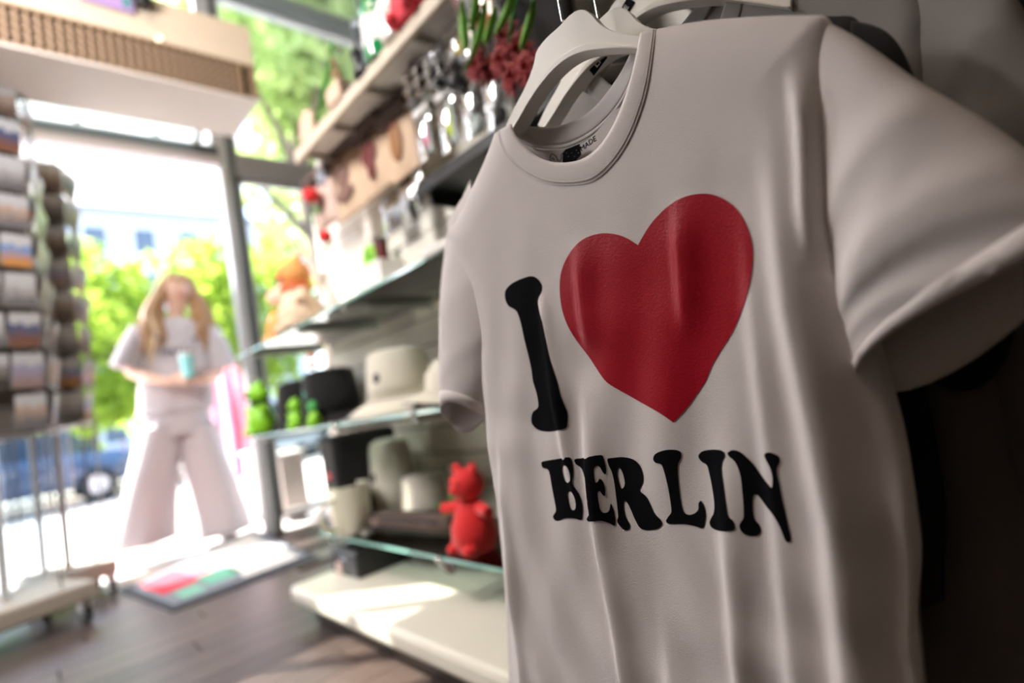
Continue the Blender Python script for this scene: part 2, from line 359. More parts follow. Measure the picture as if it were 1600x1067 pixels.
def front_x(P, folds=True):
    P = np.atleast_2d(np.asarray(P, float)); d = np.minimum(dist_poly(P, sL), dist_poly(P, sR))
    r = np.clip(d / .055, 0, 1); x = XM - TH * np.sqrt(np.clip(1 - (1 - r) ** 2, 0, 1))
    if folds:
        for q, wd, am in FL:
            zc = P[:, 1]; yc = np.interp(zc, q[:, 1], q[:, 0]); s = P[:, 0] - yc
            if q[0, 1] < .45: ramp = np.clip((q[-1, 1] - zc) / .16, 0, 1)
            else: ramp = np.clip((q[-1, 1] - zc) / .05, 0, 1) * np.clip((zc - q[0, 1]) / .05, 0, 1)
            ramp = ramp * ramp * (3 - 2 * ramp)
            # steep on the window side (+Y), soft behind
            ww = np.where(s > 0, wd * .8, wd * 2.0)
            x = x - am * np.exp(-(s / ww) ** 2) * ramp
        k = np.clip((.86 - P[:, 1]) / .3, 0, 1)
        # small creases running across the cloth
        x = x + .0016 * k * np.sin(P[:, 0] * 44 - P[:, 1] * 26 + 2.2 * np.sin(P[:, 1] * 17 + P[:, 0] * 11)) * np.sin(P[:, 1] * 31 + P[:, 0] * 8)
        x = x + .0014 * k * np.sin(P[:, 0] * 95 + 4 * np.sin(P[:, 1] * 9))
    return x
def panel(outline, depth, name, m, parent, step=.004, inner=None, holes=(), thick=0):
    pts = [Vector(p) for p in outline]; n = len(pts); edges = [(i, (i + 1) % n) for i in range(n)]
    for h in holes:
        o = len(pts); pts += [Vector(p) for p in h]; edges += [(o + i, o + (i + 1) % len(h)) for i in range(len(h))]
    arr = np.array([tuple(p) for p in pts]); lo, hi = arr.min(0), arr.max(0)
    ys = np.arange(lo[0] + step / 2, hi[0], step); zs = np.arange(lo[1] + step / 2, hi[1], step)
    gg = np.array([(a + (step / 2 if j % 2 else 0), b) for j, b in enumerate(zs) for a in ys])
    def inside(P, L):
        r = np.zeros(len(P), bool); L = np.array([tuple(q) for q in L])
        for a, b in zip(L, np.roll(L, -1, 0)):
            c = (a[1] > P[:, 1]) != (b[1] > P[:, 1]); r ^= c & (P[:, 0] < (b[0] - a[0]) * (P[:, 1] - a[1]) / (b[1] - a[1] + 1e-15) + a[0])
        return r
    ins = inside(gg, outline)
    for h in holes: ins &= ~inside(gg, h)
    L = np.array([tuple(q) for q in outline]); dd = dist_poly(gg, np.vstack([L, L[:1]]))
    ins &= dd > step * .35
    pts += [Vector(p) for p in gg[ins]]
    res = delaunay_2d_cdt(pts, edges, [], 1 if not holes else 4, 1e-6)
    V, Fc = res[0], res[2]
    P = np.array([tuple(v) for v in V]); 
    if holes:
        cen = np.array([P[list(f)].mean(0) for f in Fc]); ok = inside(cen, outline)
        for h in holes: ok &= ~inside(cen, h)
        Fc = [f for f, k in zip(Fc, ok) if k]
    X = depth(P); mb = MB(); mb.add(np.column_stack([X, P]), [tuple(f) for f in Fc])
    o = mb.build(name, m, parent); o.data.set_sharp_from_angle(angle=PI) if hasattr(o.data, 'set_sharp_from_angle') else None
    return o
neckF_yz = catmull([yz(*p, XM) for p in neckF], closed=False, n=5)
# the neck outline lies on the front surface, so refine it against the true depth
def px_to_front(x, y, off=0):
    X = XM - .015
    for _ in range(6):
        p = on_x(x, y, X); X = float(front_x([p[1:]])[0]) - off
    return on_x(x, y, X)
neckF_yz = [px_to_front(*p)[1:] for p in catmull([np.array(p) for p in neckF], closed=False, n=5)]
neckF_yz[0] = sL[0]; neckF_yz[-1] = sR[0]
outlineF = list(neckF_yz) + list(sR[1:]) + list(sL[1:][::-1])
neckB = [sL[0]] + [on_x(*p, XM + .012)[1:] for p in ((812, 222), (850, 234), (900, 226), (945, 190), (985, 130))] + [sR[0]]
neckB = catmull(neckB, closed=False, n=5)
outlineB = list(neckB) + list(sR[1:]) + list(sL[1:][::-1])
def back_x(P):
    P = np.atleast_2d(P); d = np.minimum(dist_poly(P, sL), dist_poly(P, sR)); r = np.clip(d / .055, 0, 1)
    return XM + .014 * np.sqrt(np.clip(1 - (1 - r) ** 2, 0, 1)) + .002 * np.sin(P[:, 0] * 60)

def band(inner, outer, bulge, n=7):
    """strip between two 3-D polylines with a rounded cross-section bulging to -X"""
    mb = MB(); m = len(inner); vs = []
    for a, b in zip(inner, outer):
        for k in range(n):
            t = k / (n - 1); q = a * (1 - t) + b * t; q = q.copy(); q[0] -= bulge * math.sqrt(max(0, 1 - (2 * t - 1) ** 2)); vs.append(q)
    fs = [(i * n + k, i * n + k + 1, (i + 1) * n + k + 1, (i + 1) * n + k) for i in range(m - 1) for k in range(n - 1)]
    return mb.add(vs, fs)
def resample(L, n):
    L = np.array(L); s = np.r_[0, np.cumsum(np.linalg.norm(np.diff(L, axis=0), axis=1))]; t = np.linspace(0, s[-1], n)
    return np.column_stack([np.interp(t, s, L[:, k]) for k in range(L.shape[1])])
def sleeve_mesh(A, B, half, n=28, m=22, front_pull=0., back_push=0., fr=.0, wr=(), pd=None, kb=-.55, kf=0.):
    """loft of flattened rings; A outer edge, B inner edge, both in (y,z)"""
    A = resample(catmull(A, closed=False, n=6), m); B = resample(catmull(B, closed=False, n=6), m); vs = []
    for i in range(m):
        t = i / (m - 1); c = (A[i] + B[i]) / 2; h = (A[i] - B[i]) / 2
        j = min(i, m - 2); ax = ((A[j + 1] + B[j + 1]) - (A[j] + B[j])) / 2; ax = ax / (np.linalg.norm(ax) + 1e-9)
        hx = half * (.45 + .55 * min(1, t * 2.2))
        for k in range(n):
            th = 2 * PI * k / n; cs, sn = math.cos(th), math.sin(th)
            p = c + h * cs; x = XM - hx * math.copysign(abs(sn) ** .8, sn) * (1 if sn > 0 else .5)
            if t > .3:
                e = (t - .3) / .7; e = e * e; q = np.array(pd) if pd is not None else ax
                p = p + q * (-front_pull * max(sn, 0) * (.5 + kf * cs) + back_push * max(-sn, 0) * (.55 + kb * cs)) * e
            for (t0, c0, wd, am) in wr: 
                if sn > 0: x -= am * math.exp(-((t - t0 - (cs - c0) * .25) / wd) ** 2) * sn
            vs.append((x + fr * t, p[0], p[1]))
    fs = [(i * n + k, i * n + (k + 1) % n, (i + 1) * n + (k + 1) % n, (i + 1) * n + k) for i in range(m - 1) for k in range(n)]
    return vs, fs, n, m
SL_A = [yz(*p) for p in ((735, 312), (712, 352), (700, 420), (694, 500), (695, 590), (700, 655))]
SL_B = [yz(*p) for p in ((800, 420), (790, 490), (782, 540), (776, 585), (768, 620), (753, 650))]
SR_A = [yz(*p) for p in ((1285, 30), (1345, 62), (1440, 130), (1540, 188), (1640, 262), (1730, 340))]
SR_B = [yz(*p) for p in ((1300, 420), (1312, 470), (1324, 520), (1334, 556), (1343, 585), (1352, 602))]

def make_shirt(name, label, m, detail=True, low=False, rightA=None, rightB=None):
    t = thing(name, label, 'shirt', (XM, .315, .96), group=None)
    T = Vector((-XM, -.315, -.96))
    st = .0035 if detail else .012
    oF, oB = outlineF, outlineB
    if low:
        nk = [yz(*p) for p in catmull([np.array(p) for p in ((745, 288), (775, 345), (850, 400), (960, 400), (1080, 300), (1170, 130), (1215, 40))], closed=False, n=5)]
        keepL = [q for q in sL if q[1] < nk[0][1]]; keepR = [q for q in sR if q[0] < nk[-1][0] - .004]
        oF = oB = list(nk) + keepR + keepL[::-1]
    b = panel(oF, front_x, 'front_panel', m, t, st); b.location = T
    q = panel(oB, back_x, 'back_panel', m, t, .012); q.location = T
    for nm, (A, B, half, fp, bp, pd, wr) in {'left': (SL_A, SL_B, .024, .048, .034, (.1, -1), ((.35, .2, .05, .002), (.6, -.3, .05, .002))),
                                     'right': (rightA or SR_A, rightB or SR_B, .032, .022, .040, (-.49, -.87), ((.30, .3, .05, .005), (.50, -.2, .055, .007), (.70, .15, .045, .007), (.86, -.1, .04, .004)))}.items():
        vs, fs, n, mm = sleeve_mesh(A, B, half, front_pull=fp, back_push=bp, wr=wr, pd=pd, kb=-.2 if nm == 'right' else .35, kf=-.6 if nm == 'right' else 0.)
        s = MB().add(vs, fs).build('sleeve', m, t, solid=.0012); s.location = T; s.data.set_sharp_from_angle(angle=PI)
        q = s.modifiers.new('sub', 'SUBSURF'); q.levels = 1; q.render_levels = 1
        # hem: a raised double-stitched strip along the opening
        hv = np.array(vs).reshape(mm, n, 3)[-3:]; cen = hv.mean(1, keepdims=True); hv = cen + (hv - cen) * 1.012
        hm = MB().add(hv.reshape(-1, 3), [(i * n + k, i * n + (k + 1) % n, (i + 1) * n + (k + 1) % n, (i + 1) * n + k) for i in range(2) for k in range(n)])
        h2 = hm.build('sleeve_hem', m, t, solid=.0016); h2.location = T; h2.data.set_sharp_from_angle(angle=PI)
    if low: return t, T
    # collar, front then back
    NI = [px_to_front(*p, .001) for p in catmull([np.array(p) for p in neckIn], closed=False, n=5)]
    NO = [px_to_front(*p, .0001) for p in catmull([np.array(p) for p in neckF], closed=False, n=5)]
    NI = resample(NI, 60); NO = resample(NO, 60)
    c = band(NI, NO, .0010).build('collar', m, t, solid=.001); c.location = T; c.data.set_sharp_from_angle(angle=PI)
    if detail:
        for k, s_ in enumerate((.90, 1.03)):
            ln = [a * (1 - s_) + b * s_ - np.array([.0011 if k == 0 else .0006, 0, 0]) for a, b in zip(NI, NO)]
            q = MB().tube(ln, .0005, 6).build('stitching', m, t); q.location = T
    top = [(799, 194), (830, 198), (865, 198), (895, 190), (930, 167), (965, 122), (985, 85), (1001, 52)]
    bot = [(800, 208), (828, 224), (862, 228), (895, 222), (935, 198), (970, 158), (992, 110), (1008, 62)]
    def arc(L):
        L = catmull([np.array(p) for p in L], closed=False, n=6); k = len(L) - 1
        return resample([on_x(*p, XM + .017 * math.sin(PI * i / k)) for i, p in enumerate(L)], 50)
    bc = band(arc(top), arc(bot), .001).build('back_collar', m, t, solid=.0012); bc.location = T; bc.data.set_sharp_from_angle(angle=PI)
    if detail:
        tp = arc(bot); tp2 = tp.copy(); tp2[:, 2] -= .004
        q = band(tp - np.array([.0012, 0, 0]), tp2 - np.array([.0012, 0, 0]), .0008).build('neck_tape', m, t, solid=.0006); q.location = T
    return t, T
shirt, T0 = make_shirt('t_shirt', 'white t-shirt printed with I, a red heart and BERLIN, hanging foremost', WHITE_CLOTH)

# ---- printed letters and heart, lying on the cloth
def print_part(pxs, name, m, holes=(), corners=(), label=None, n=3, off=.0005):
    def ol(L, cor=()): return [px_to_front(*p, off)[1:] for p in catmull([np.array(p, float) for p in L], cor, n)]
    o = panel(ol(pxs, corners), lambda P: front_x(P) - off, name, m, shirt, .0032, holes=[ol(h) for h in holes]); o.location = T0
    if label: o['label'] = label
    return o
def sc(L, ox, oy, k): return [(ox + a / k, oy + b / k) for a, b in L]
heart = [(252,470),(255,400),(275,340),(310,285),(350,250),(400,230),(450,225),(500,233),(540,250),(578,275),(600,235),(640,175),(700,115),(760,78),(820,62),(880,62),(940,85),(990,125),(1025,180),(1050,250),(1057,320),(1050,400),(1035,470),(1010,550),(970,640),(920,720),(885,780),(860,840),(820,900),(780,955),(725,1013),(670,975),(600,935),(530,895),(460,855),(430,825),(400,780),(370,735),(320,670),(285,610),(262,545)]
print_part(sc(heart, 780, 280, 2.6667), 'printed_heart', PRINT_RED, corners=(9, 30), label='large red printed heart')
big_i = [(24,470),(35,450),(60,430),(100,412),(135,404),(160,415),(176,440),(175,465),(162,495),(160,520),(175,590),(190,660),(205,730),(220,780),(240,840),(255,900),(275,950),(284,975),(284,1020),(275,1038),(245,1045),(205,1051),(165,1045),(140,1025),(133,1000),(140,970),(160,953),(162,930),(155,890),(140,840),(135,800),(125,750),(105,670),(90,600),(75,555),(60,540),(38,527),(25,500)]
print_part(sc(big_i, 780, 280, 2.6667), 'printed_letter', PRINT_BLACK, label='tall black letter I beside the heart')
LET = {
 'B': ([(172,165),(185,158),(235,150),(285,142),(298,158),(303,190),(303,220),(300,250),(315,275),(330,300),(341,340),(341,385),(335,400),(310,393),(270,392),(245,402),(228,400),(220,385),(228,370),(232,355),(222,300),(213,250),(205,205),(195,190),(178,185)],
       [[(262,178),(275,180),(287,205),(290,235),(280,247),(268,235),(260,205)], [(283,285),(295,285),(308,310),(313,340),(308,358),(295,355),(286,330),(281,300)]]),
 'E': ([(310,150),(345,145),(415,133),(428,150),(438,190),(436,212),(425,205),(412,182),(398,178),(388,190),(388,215),(394,245),(404,242),(412,230),(424,240),(433,265),(434,298),(425,297),(412,280),(403,292),(408,330),(415,358),(430,370),(450,362),(457,332),(464,345),(472,370),(476,405),(472,422),(450,412),(420,403),(385,405),(365,405),(358,395),(368,375),(370,350),(360,290),(350,230),(340,195),(330,182),(315,172),(309,162)], []),
 'R': ([(443,150),(465,145),(510,142),(550,152),(575,175),(588,210),(590,240),(582,262),(576,280),(592,294),(605,308),(620,338),(635,372),(655,392),(666,408),(663,425),(640,438),(600,441),(575,430),(555,395),(540,360),(525,330),(514,322),(510,340),(515,375),(525,400),(535,420),(530,438),(512,440),(495,425),(483,405),(487,385),(485,360),(478,300),(470,240),(460,200),(450,180)],
       [[(487,187),(497,190),(508,215),(514,245),(510,265),(500,270),(492,250),(484,215)]]),
 'L': ([(630,150),(640,128),(680,113),(720,112),(742,120),(746,140),(738,158),(732,175),(732,220),(738,280),(745,330),(755,365),(775,378),(800,372),(815,355),(816,332),(826,321),(840,345),(846,380),(842,410),(833,433),(800,424),(760,416),(720,416),(692,414),(683,402),(695,382),(705,365),(700,320),(690,260),(675,200),(663,172),(640,165)], []),
 'I': ([(815,140),(828,120),(860,112),(900,112),(920,122),(922,140),(912,165),(910,200),(918,260),(928,330),(938,385),(955,400),(966,425),(960,440),(935,446),(895,442),(870,430),(861,410),(868,390),(878,370),(880,330),(872,270),(860,210),(850,175),(830,162)], []),
 'N': ([(935,125),(955,113),(985,120),(1010,140),(1040,170),(1075,220),(1110,265),(1118,258),(1118,220),(1108,185),(1090,150),(1086,130),(1105,122),(1135,132),(1148,145),(1148,165),(1138,188),(1140,220),(1150,265),(1160,320),(1172,370),(1185,430),(1195,472),(1190,490),(1172,484),(1150,430),(1125,385),(1095,345),(1065,305),(1050,295),(1040,302),(1038,350),(1045,395),(1065,420),(1072,445),(1060,462),(1030,465),(1000,455),(984,430),(988,410),(1000,390),(1000,340),(995,280),(988,220),(975,180),(960,155),(942,140)], []),
}
for ch, (L, hs) in LET.items():
    print_part(sc(L, 780, 660, 2.6208), 'printed_letter', PRINT_BLACK, holes=[sc(h, 780, 660, 2.6208) for h in hs], label='small black letter %s of BERLIN' % ch)
# ---- neck label on the inside back
def surf_quad(pxs, X, name, m, parent, T, off=.0):
    P = [on_x(*p, X - off) for p in pxs]; P2 = [q - np.array([.0004, 0, 0]) for q in P]; n = len(P)
    o = MB().add(P + P2, [tuple(range(n)), tuple(range(n, 2 * n))[::-1]] + [(i, (i + 1) % n, n + (i + 1) % n, n + i) for i in range(n)]).build(name, m, parent, smooth=False); o.location = T; return o
LX = XM + .0085
def z1(L): return [(760 + a / 3.5575, b / 3.5575) for a, b in L]
pr = surf_quad(z1([(425, 850), (440, 830), (520, 800), (528, 860), (470, 925), (425, 915)]), LX, 'neck_print', PRINT_BLACK, shirt, T0); pr['label'] = 'black stamp inside the neck'
dd = MB()
for a, b in ((455, 870), (475, 850), (500, 835), (490, 870), (512, 850), (460, 900), (445, 850)):
    p = on_x(760 + a / 3.5575, b / 3.5575, LX - .0009); dd.ball(p, .00035, 6)
q = dd.build('stamp_dots', WHITE_CLOTH, shirt); q.location = T0; q['kind'] = 'stuff'
doodle = MB()
for L in ([(352, 870), (365, 855), (380, 862), (392, 875), (395, 892)], [(395, 890), (410, 895), (418, 880), (415, 862), (425, 850)], [(362, 885), (370, 878), (378, 890)], [(356, 866), (352, 890), (362, 896)]):
    doodle.tube([on_x(760 + a / 3.5575, b / 3.5575, LX - .0004) for a, b in L], .0004, 6)
q = doodle.build('neck_drawing', PRINT_BLACK, shirt); q.location = T0
def put_text(txt, size, px, X, ang, m, name, parent, T):
    me = text_mesh(txt, size); me.materials.append(m); p = Vector(on_x(*px, X))
    # text lies in the YZ plane, facing -X, reading towards -Y
    bas = Matrix(((0, 0, -1), (-1, 0, 0), (0, 1, 0))).to_4x4()
    me.transform(Matrix.Translation(p) @ bas @ Matrix.Rotation(ang, 4, 'Z'))
    o = bpy.data.objects.new(name, me); COL.objects.link(o); o.parent = parent; o.location = T; return o
put_text('MADE', .0080, (760 + 566 / 3.5575, 800 / 3.5575), LX - .0006, .12, PRINT_BLACK, 'neck_lettering', shirt, T0)

# ---- hanger
def make_hanger(label):
    t = thing('hanger', label, 'hanger', (XM, .315, .96), group='white plastic hangers on the arm')
    T = Vector((-XM, -.315, -.96)); X0 = XM - .004
    topo = [(792, 205), (805, 176), (824, 140), (838, 105), (843, 82), (858, 62), (878, 44), (895, 26), (912, 17), (928, 24), (940, 38), (958, 49), (980, 55), (1010, 60), (1060, 70), (1110, 82)]
    boto = [(806, 212), (818, 194), (838, 160), (858, 132), (878, 110), (898, 95), (920, 86), (945, 82), (975, 80), (1010, 82), (1060, 92), (1110, 104)]
    A = resample(catmull([on_x(*p, X0)[1:] for p in topo], closed=False, n=5), 48); B = resample(catmull([on_x(*p, X0)[1:] for p in boto], closed=False, n=5), 48)
    # right arm: mirror the left arm about the hook so the hanger is symmetric under the cloth
    mb = MB(); n = 8; vs = []; hw = .007
    prof = [(0, -hw), (0, hw), (1, hw), (1, -hw)]
    for a, b in zip(A, B):
        d = (b - a)
        for u, x in ((0, -.005), (-.015, 0), (0, .005), (.8, .005), (.84, .010), (1, .010), (1, -.010), (.84, -.010), (.80, -.005)):
            q = a + d * u; vs.append((X0 + x, q[0], q[1]))
    n = 9; m = len(A)
    fs = [(i * n + k, i * n + (k + 1) % n, (i + 1) * n + (k + 1) % n, (i + 1) * n + k) for i in range(m - 1) for k in range(n)] + [tuple(range(n))[::-1], tuple((m - 1) * n + k for k in range(n))]
    b = mb.add(vs, fs).build('hanger_body', HANG, t, bevel=.0012); b.location = T
    hk = [(X0, .3165, 1.022)] + [(X0, .3165 - .0, 1.05), (X0, .3165, 1.075)]
    hk += [(X0, .3165 + .016 - .018 * math.cos(a), 1.088 + .018 * math.sin(a)) for a in np.linspace(0, PI * 1.25, 10)]
    h = MB().tube(hk, .0016, 10).build('hook', CHROME, t); h.location = T
    return t
h1 = make_hanger('white plastic hanger inside the foremost heart t-shirt')
h2 = copy_thing(h1, (XM + .040, .315 - .017, .96 + .006), label='white plastic hanger with black LI sticker, second from front')
h3 = copy_thing(h1, (XM + .085, .315 - .045, .96 + .050), label='white plastic hanger third from front with sticker ending IE')
def sticker(h, txt, c, size, ang, wdt, hgt, size_t):
    X = XM - .004 - .0054
    bas = Matrix(((0, 0, -1), (-1, 0, 0), (0, 1, 0))).to_4x4()
    mt = Matrix.Translation(Vector((X - XM, c[0], c[1]))) @ bas @ Matrix.Rotation(ang, 4, 'Z')
    me = MB().box((-wdt / 2, -hgt / 2, -.0002), (wdt / 2, hgt / 2, .0003)).build('sticker', PRINT_BLACK, h, smooth=False); me.data.transform(mt)
    tm = text_mesh(txt, size_t); tm.materials.append(HANG); tm.transform(Matrix.Translation((0, 0, .0005))); tm.transform(mt)
    o = bpy.data.objects.new('lettering', tm); COL.objects.link(o); o.parent = me
def local_on(h, px):
    X = h.location.x - .0094; p = on_x(*px, X); return (p[1] - h.location.y, p[2] - h.location.z)
sticker(h2, 'LI', local_on(h2, (934, 99)), 0, .42, .022, .0115, .0105)
sticker(h3, 'IE', local_on(h3, (978, 14)), 0, .55, .020, .013, .009)
# ---- the other shirts on the arm
hA = [yz(*p) for p in ((1285, 30), (1345, 50), (1385, 120), (1425, 250), (1475, 390), (1545, 500))]
hB = [yz(*p) for p in ((1300, 420), (1315, 470), (1330, 520), (1345, 560), (1370, 590), (1420, 625))]
s2, _ = make_shirt('t_shirt', 'black t-shirt peeking over the right shoulder of the white heart t-shirt', BLACK_CLOTH, detail=False, low=True, rightA=hA, rightB=hB)
s2.location = (XM + .040, .306, .968); s2.scale = (.45, 1, 1)
sw, _ = make_shirt('t_shirt', 'plain white t-shirt close behind the heart t-shirt, its left sleeve showing', WHITE_CLOTH, detail=False, low=True, rightA=hA, rightB=hB)
sw.location = (XM + .024, .352, .985); sw.scale = (.4, 1, 1)
gA = [yz(*p) for p in ((1285, 30), (1340, 40), (1400, 90), (1455, 190), (1510, 310), (1570, 420))]
gB = [yz(*p) for p in ((1300, 420), (1315, 480), (1335, 530), (1360, 565), (1390, 595), (1430, 615))]
sg, _ = make_shirt('t_shirt', 'light grey t-shirt behind the black one, higher up the sloping arm', GREY_CLOTH, detail=False, rightA=gA, rightB=gB)
sg.location = (XM + .090, .262, 1.030); sg.scale = (.5, 1, 1)
def recolor(t, m):
    for c in t.children:
        c.data = c.data.copy(); c.data.materials.clear(); c.data.materials.append(m)
def shirt_copy(src, dx, dy, dz, m, label, rz=0, lowneck=False):
    r = copy_thing(src, (XM + dx, .315 + dy, .96 + dz), rz, label=label); recolor(r, m); return r
s4 = shirt_copy(sg, .115, -.075, .085, BLACK_CLOTH, 'black t-shirt behind the light grey one at the top right')
s5 = shirt_copy(s2, .065, -.060, -.11, CHAR_CLOTH, 'charcoal t-shirt hanging low behind the heart t-shirt at lower right')
s6 = shirt_copy(sg, .19, -.18, .06, BLACK_CLOTH, 'black t-shirt rearmost on the arm against the dark wall')
s7 = shirt_copy(s2, .15, -.14, -.17, BLACK_CLOTH, 'black garment hanging lowest beside the wall at lower right')
t = thing('garment_rail', 'chrome sloping display arm carrying the hanging t-shirts', 'clothes rail', (1.24, .24, 1.20))
MB().tube([(0, 0, .0), (-.30, .04, -.03), (-.60, .068, -.078), (-.81, .078, -.088), (-.86, .079, -.07)], .007, 12).build('arm', CHROME, t)
MB().box((-.012, -.03, -.05), (0, .03, .05)).build('wall_plate', CHROME, t, smooth=False, bevel=.003)

# ================================================================== GOODS ON AND AROUND THE SHELVES
def upx(x, y, X):                                     # metres per photo pixel at that depth
    p = on_x(x, y, X); return float(np.linalg.norm(p - EYE)) / math.sqrt(F * F + (x - CX) ** 2 + (y - CY) ** 2)
def spot(x, y, X): return on_x(x, y, X)
DBROWN = mat('dark brown cloth', (.10, .065, .055), .8); KRAFT = mat('beige printed cloth', (.72, .52, .36), .75, var=.12, vscale=12)
MAROON = mat('dark red print', (.16, .025, .02), .6, var=.3, vscale=30)
RED = mat('bright red plush', (.78, .012, .014), .75, sheen=.3, bump=.4, bscale=300)
LIME = mat('lime green plastic', (.30, .72, .03), .45); GREEN = mat('leaf green', (.06, .30, .03), .5); DGREEN = mat('green bottle glass', (.01, .30, .09), .12, spec=1)
BLACKP = mat('black plush', (.012, .012, .013), .9); ORANGE = mat('orange plush', (.85, .36, .10), .8, sheen=.3); PEACH = mat('pale peach plush', (.88, .66, .48), .8)
WPLUSH = mat('white plush', (.86, .84, .80), .85, sheen=.3); CERAMIC = mat('white glazed ceramic', (.86, .85, .80), .15, coat=.5); GOLD = mat('gold metal', (.75, .48, .18), .3, metal=.8)
SILVER = mat('silver foil', (.72, .75, .82), .22, metal=.9); NAVY = mat('navy print', (.03, .05, .14), .5); YELLOW = mat('yellow print', (.80, .62, .08), .6)
HATW = cloth_mat('off-white twill', (.74, .70, .60)); PAPER = mat('white paper', (.88, .87, .84), .8); PINK = mat('pink fabric', (.85, .33, .42), .8); DREDM = mat('crimson petals', (.34, .015, .018), .55, var=.3, vscale=60)
BROWNW = mat('brown twig wood', (.22, .11, .05), .7)

# --- printed cloth bags under the top shelf
def cloth_bag(px, w_, h_, X, label, tint, prints):
    p = spot(*px, X); t = thing('cloth_bag', label, 'bag', (X, p[1], p[2]), group='printed bags hanging under the top shelf')
    n = 10; mb = MB(); vs = []
    for j in range(n + 1):
        for i in range(n + 1):
            u, v = i / n - .5, j / n - .5; bulge = .02 * (1 - (2 * u) ** 2) * (1 - abs(2 * v) ** 3)
            vs.append((-.006 - bulge, u * w_, v * h_))
    k = len(vs); vs += [(.006 + (-a - .006) * .5, b, c) for a, b, c in vs]
    fs = [(j * (n + 1) + i, j * (n + 1) + i + 1, (j + 1) * (n + 1) + i + 1, (j + 1) * (n + 1) + i) for j in range(n) for i in range(n)]
    fs += [tuple(a + k for a in f[::-1]) for f in fs]
    edge = [i for i in range(n + 1)] + [(j + 1) * (n + 1) - 1 for j in range(1, n + 1)] + [n * (n + 1) + i for i in range(n - 1, -1, -1)] + [j * (n + 1) for j in range(n - 1, 0, -1)]
    fs += [(edge[q], edge[(q + 1) % len(edge)], edge[(q + 1) % len(edge)] + k, edge[q] + k) for q in range(len(edge))]
    mb.add(vs, fs).build('bag_body', tint, t)
    MB().tube([(-.015, -w_ / 2 - .004, h_ * .56), (-.02, 0, h_ * .58), (-.015, w_ / 2 + .004, h_ * .56)], .034, 12, flat=.9).build('rolled_top', DBROWN, t)
    for s_ in (-1, 1):
        MB().tube([(-.02, s_ * w_ * .22, h_ * .55), (-.005, s_ * w_ * .2, h_ * .72), (0, s_ * w_ * .05, h_ * .80)], .006, 8).build('handle', DBROWN, t)
    for (u, v, a, b, m) in prints:
        MB().ball((-.008 - .02 * (1 - (2 * u) ** 2), u * w_, v * h_), (.007, a * w_, b * h_), 16).build('print', m, t)
    return t
cloth_bag((630, 228), .165, .20, 1.0, 'beige bag with orange-brown printed figure, nearest under the top shelf', KRAFT, [(0, .05, .22, .34, mat('rust print', (.33, .15, .05), .6)), (.02, .3, .12, .1, MAROON)])
cloth_bag((588, 252), .20, .22, 1.0, 'beige bag with dark red printed figure, middle under the top shelf', KRAFT, [(0, .10, .26, .22, MAROON), (-.02, -.12, .14, .22, MAROON), (.0, .32, .12, .10, DBROWN)])
cloth_bag((546, 286), .22, .24, 1.0, 'beige bag with brown printed portrait, third from the shirt', KRAFT, [(0, .12, .24, .20, mat('brown print', (.24, .13, .10), .6)), (0, -.18, .3, .14, mat('brown print', (.24, .13, .10), .6))])
cloth_bag((508, 318), .22, .20, 1.02, 'pinkish beige bag farthest along under the top shelf', mat('pinkish cloth', (.66, .48, .42), .8), [(0, 0, .2, .25, mat('brown print', (.24, .13, .10), .6))])

# --- black wall shelf with clear packets
t = thing('black_shelf', 'narrow black shelf fixed on the slatwall under clear packets', 'shelf', (1.14, .9, 1.245))
MB().box((-.27, -.40, -.012), (0, .31, 0)).build('board', BLACKM, t, smooth=False)
MB().box((-.28, -.40, -.022), (-.27, .31, .012)).build('front_lip', BLACKM, t, smooth=False, bevel=.002)
for y in (-.35, .02, .28): MB().box((-.25, y, -.05), (0, y + .01, -.012)).build('bracket', BLACKM, t, smooth=False)
def packet(px, X, w_, h_, label, inner, colors, rz=0, card=PAPER):
    p = spot(*px, X); t = thing('clear_packet', label, 'packet', (X, p[1], p[2]), rz)
    n = 8; vs = []
    for sgn in (-1, 1):
        for j in range(n + 1):
            for i in range(n + 1):
                u, v = i / n - .5, j / n - .5; vs.append((sgn * (.002 + .018 * (1 - (2 * u) ** 2) * (1 - (2 * v) ** 2)) + .0015 * math.sin(9 * i + 5 * j), u * w_, v * h_))
    q = (n + 1) ** 2
    fs = [(j * (n + 1) + i, j * (n + 1) + i + 1, (j + 1) * (n + 1) + i + 1, (j + 1) * (n + 1) + i) for j in range(n) for i in range(n)]
    fs += [tuple(a + q for a in f[::-1]) for f in fs]
    MB().add(vs, fs).build('bag', CLEAR, t)
    MB().box((-.004, -w_ / 2, h_ / 2 - .002), (.004, w_ / 2, h_ / 2 + .022)).build('header_card', card, t, smooth=False, bevel=.001)
    for k, c in enumerate(colors):
        mb = MB()
        if inner == 'ball': mb.ball((0, 0, (k - .5 * (len(colors) - 1)) * h_ * .34), (.013, w_ * .30, h_ * .17), 14)
        elif inner == 'card': mb.box((-.002 - k * .002, -w_ * (.38 - .12 * k), -h_ * (.40 - .12 * k)), (.002 - k * .002, w_ * (.38 - .12 * k), h_ * (.38 - .15 * k)))
        else: mb.tube([(0, w_ * (.25 - .25 * k), -h_ * .4), (0, w_ * (.22 - .2 * k), 0), (0, w_ * (.2 - .25 * k), h_ * .36)], [.011, .014, .008], 10)
        mb.build('content', c, t, smooth=inner != 'card')
    return t
MINT = mat('pale mint card', (.62, .72, .68), .6)
packet((664, 212), .93, .075, .135, 'clear packet with pink item, left end of the black shelf', 'card', [MINT, PINK])
packet((700, 192), .93, .080, .150, 'clear packet with yellow-green item, second on the black shelf', 'card', [MINT, mat('yellow green print', (.62, .70, .10), .6)])
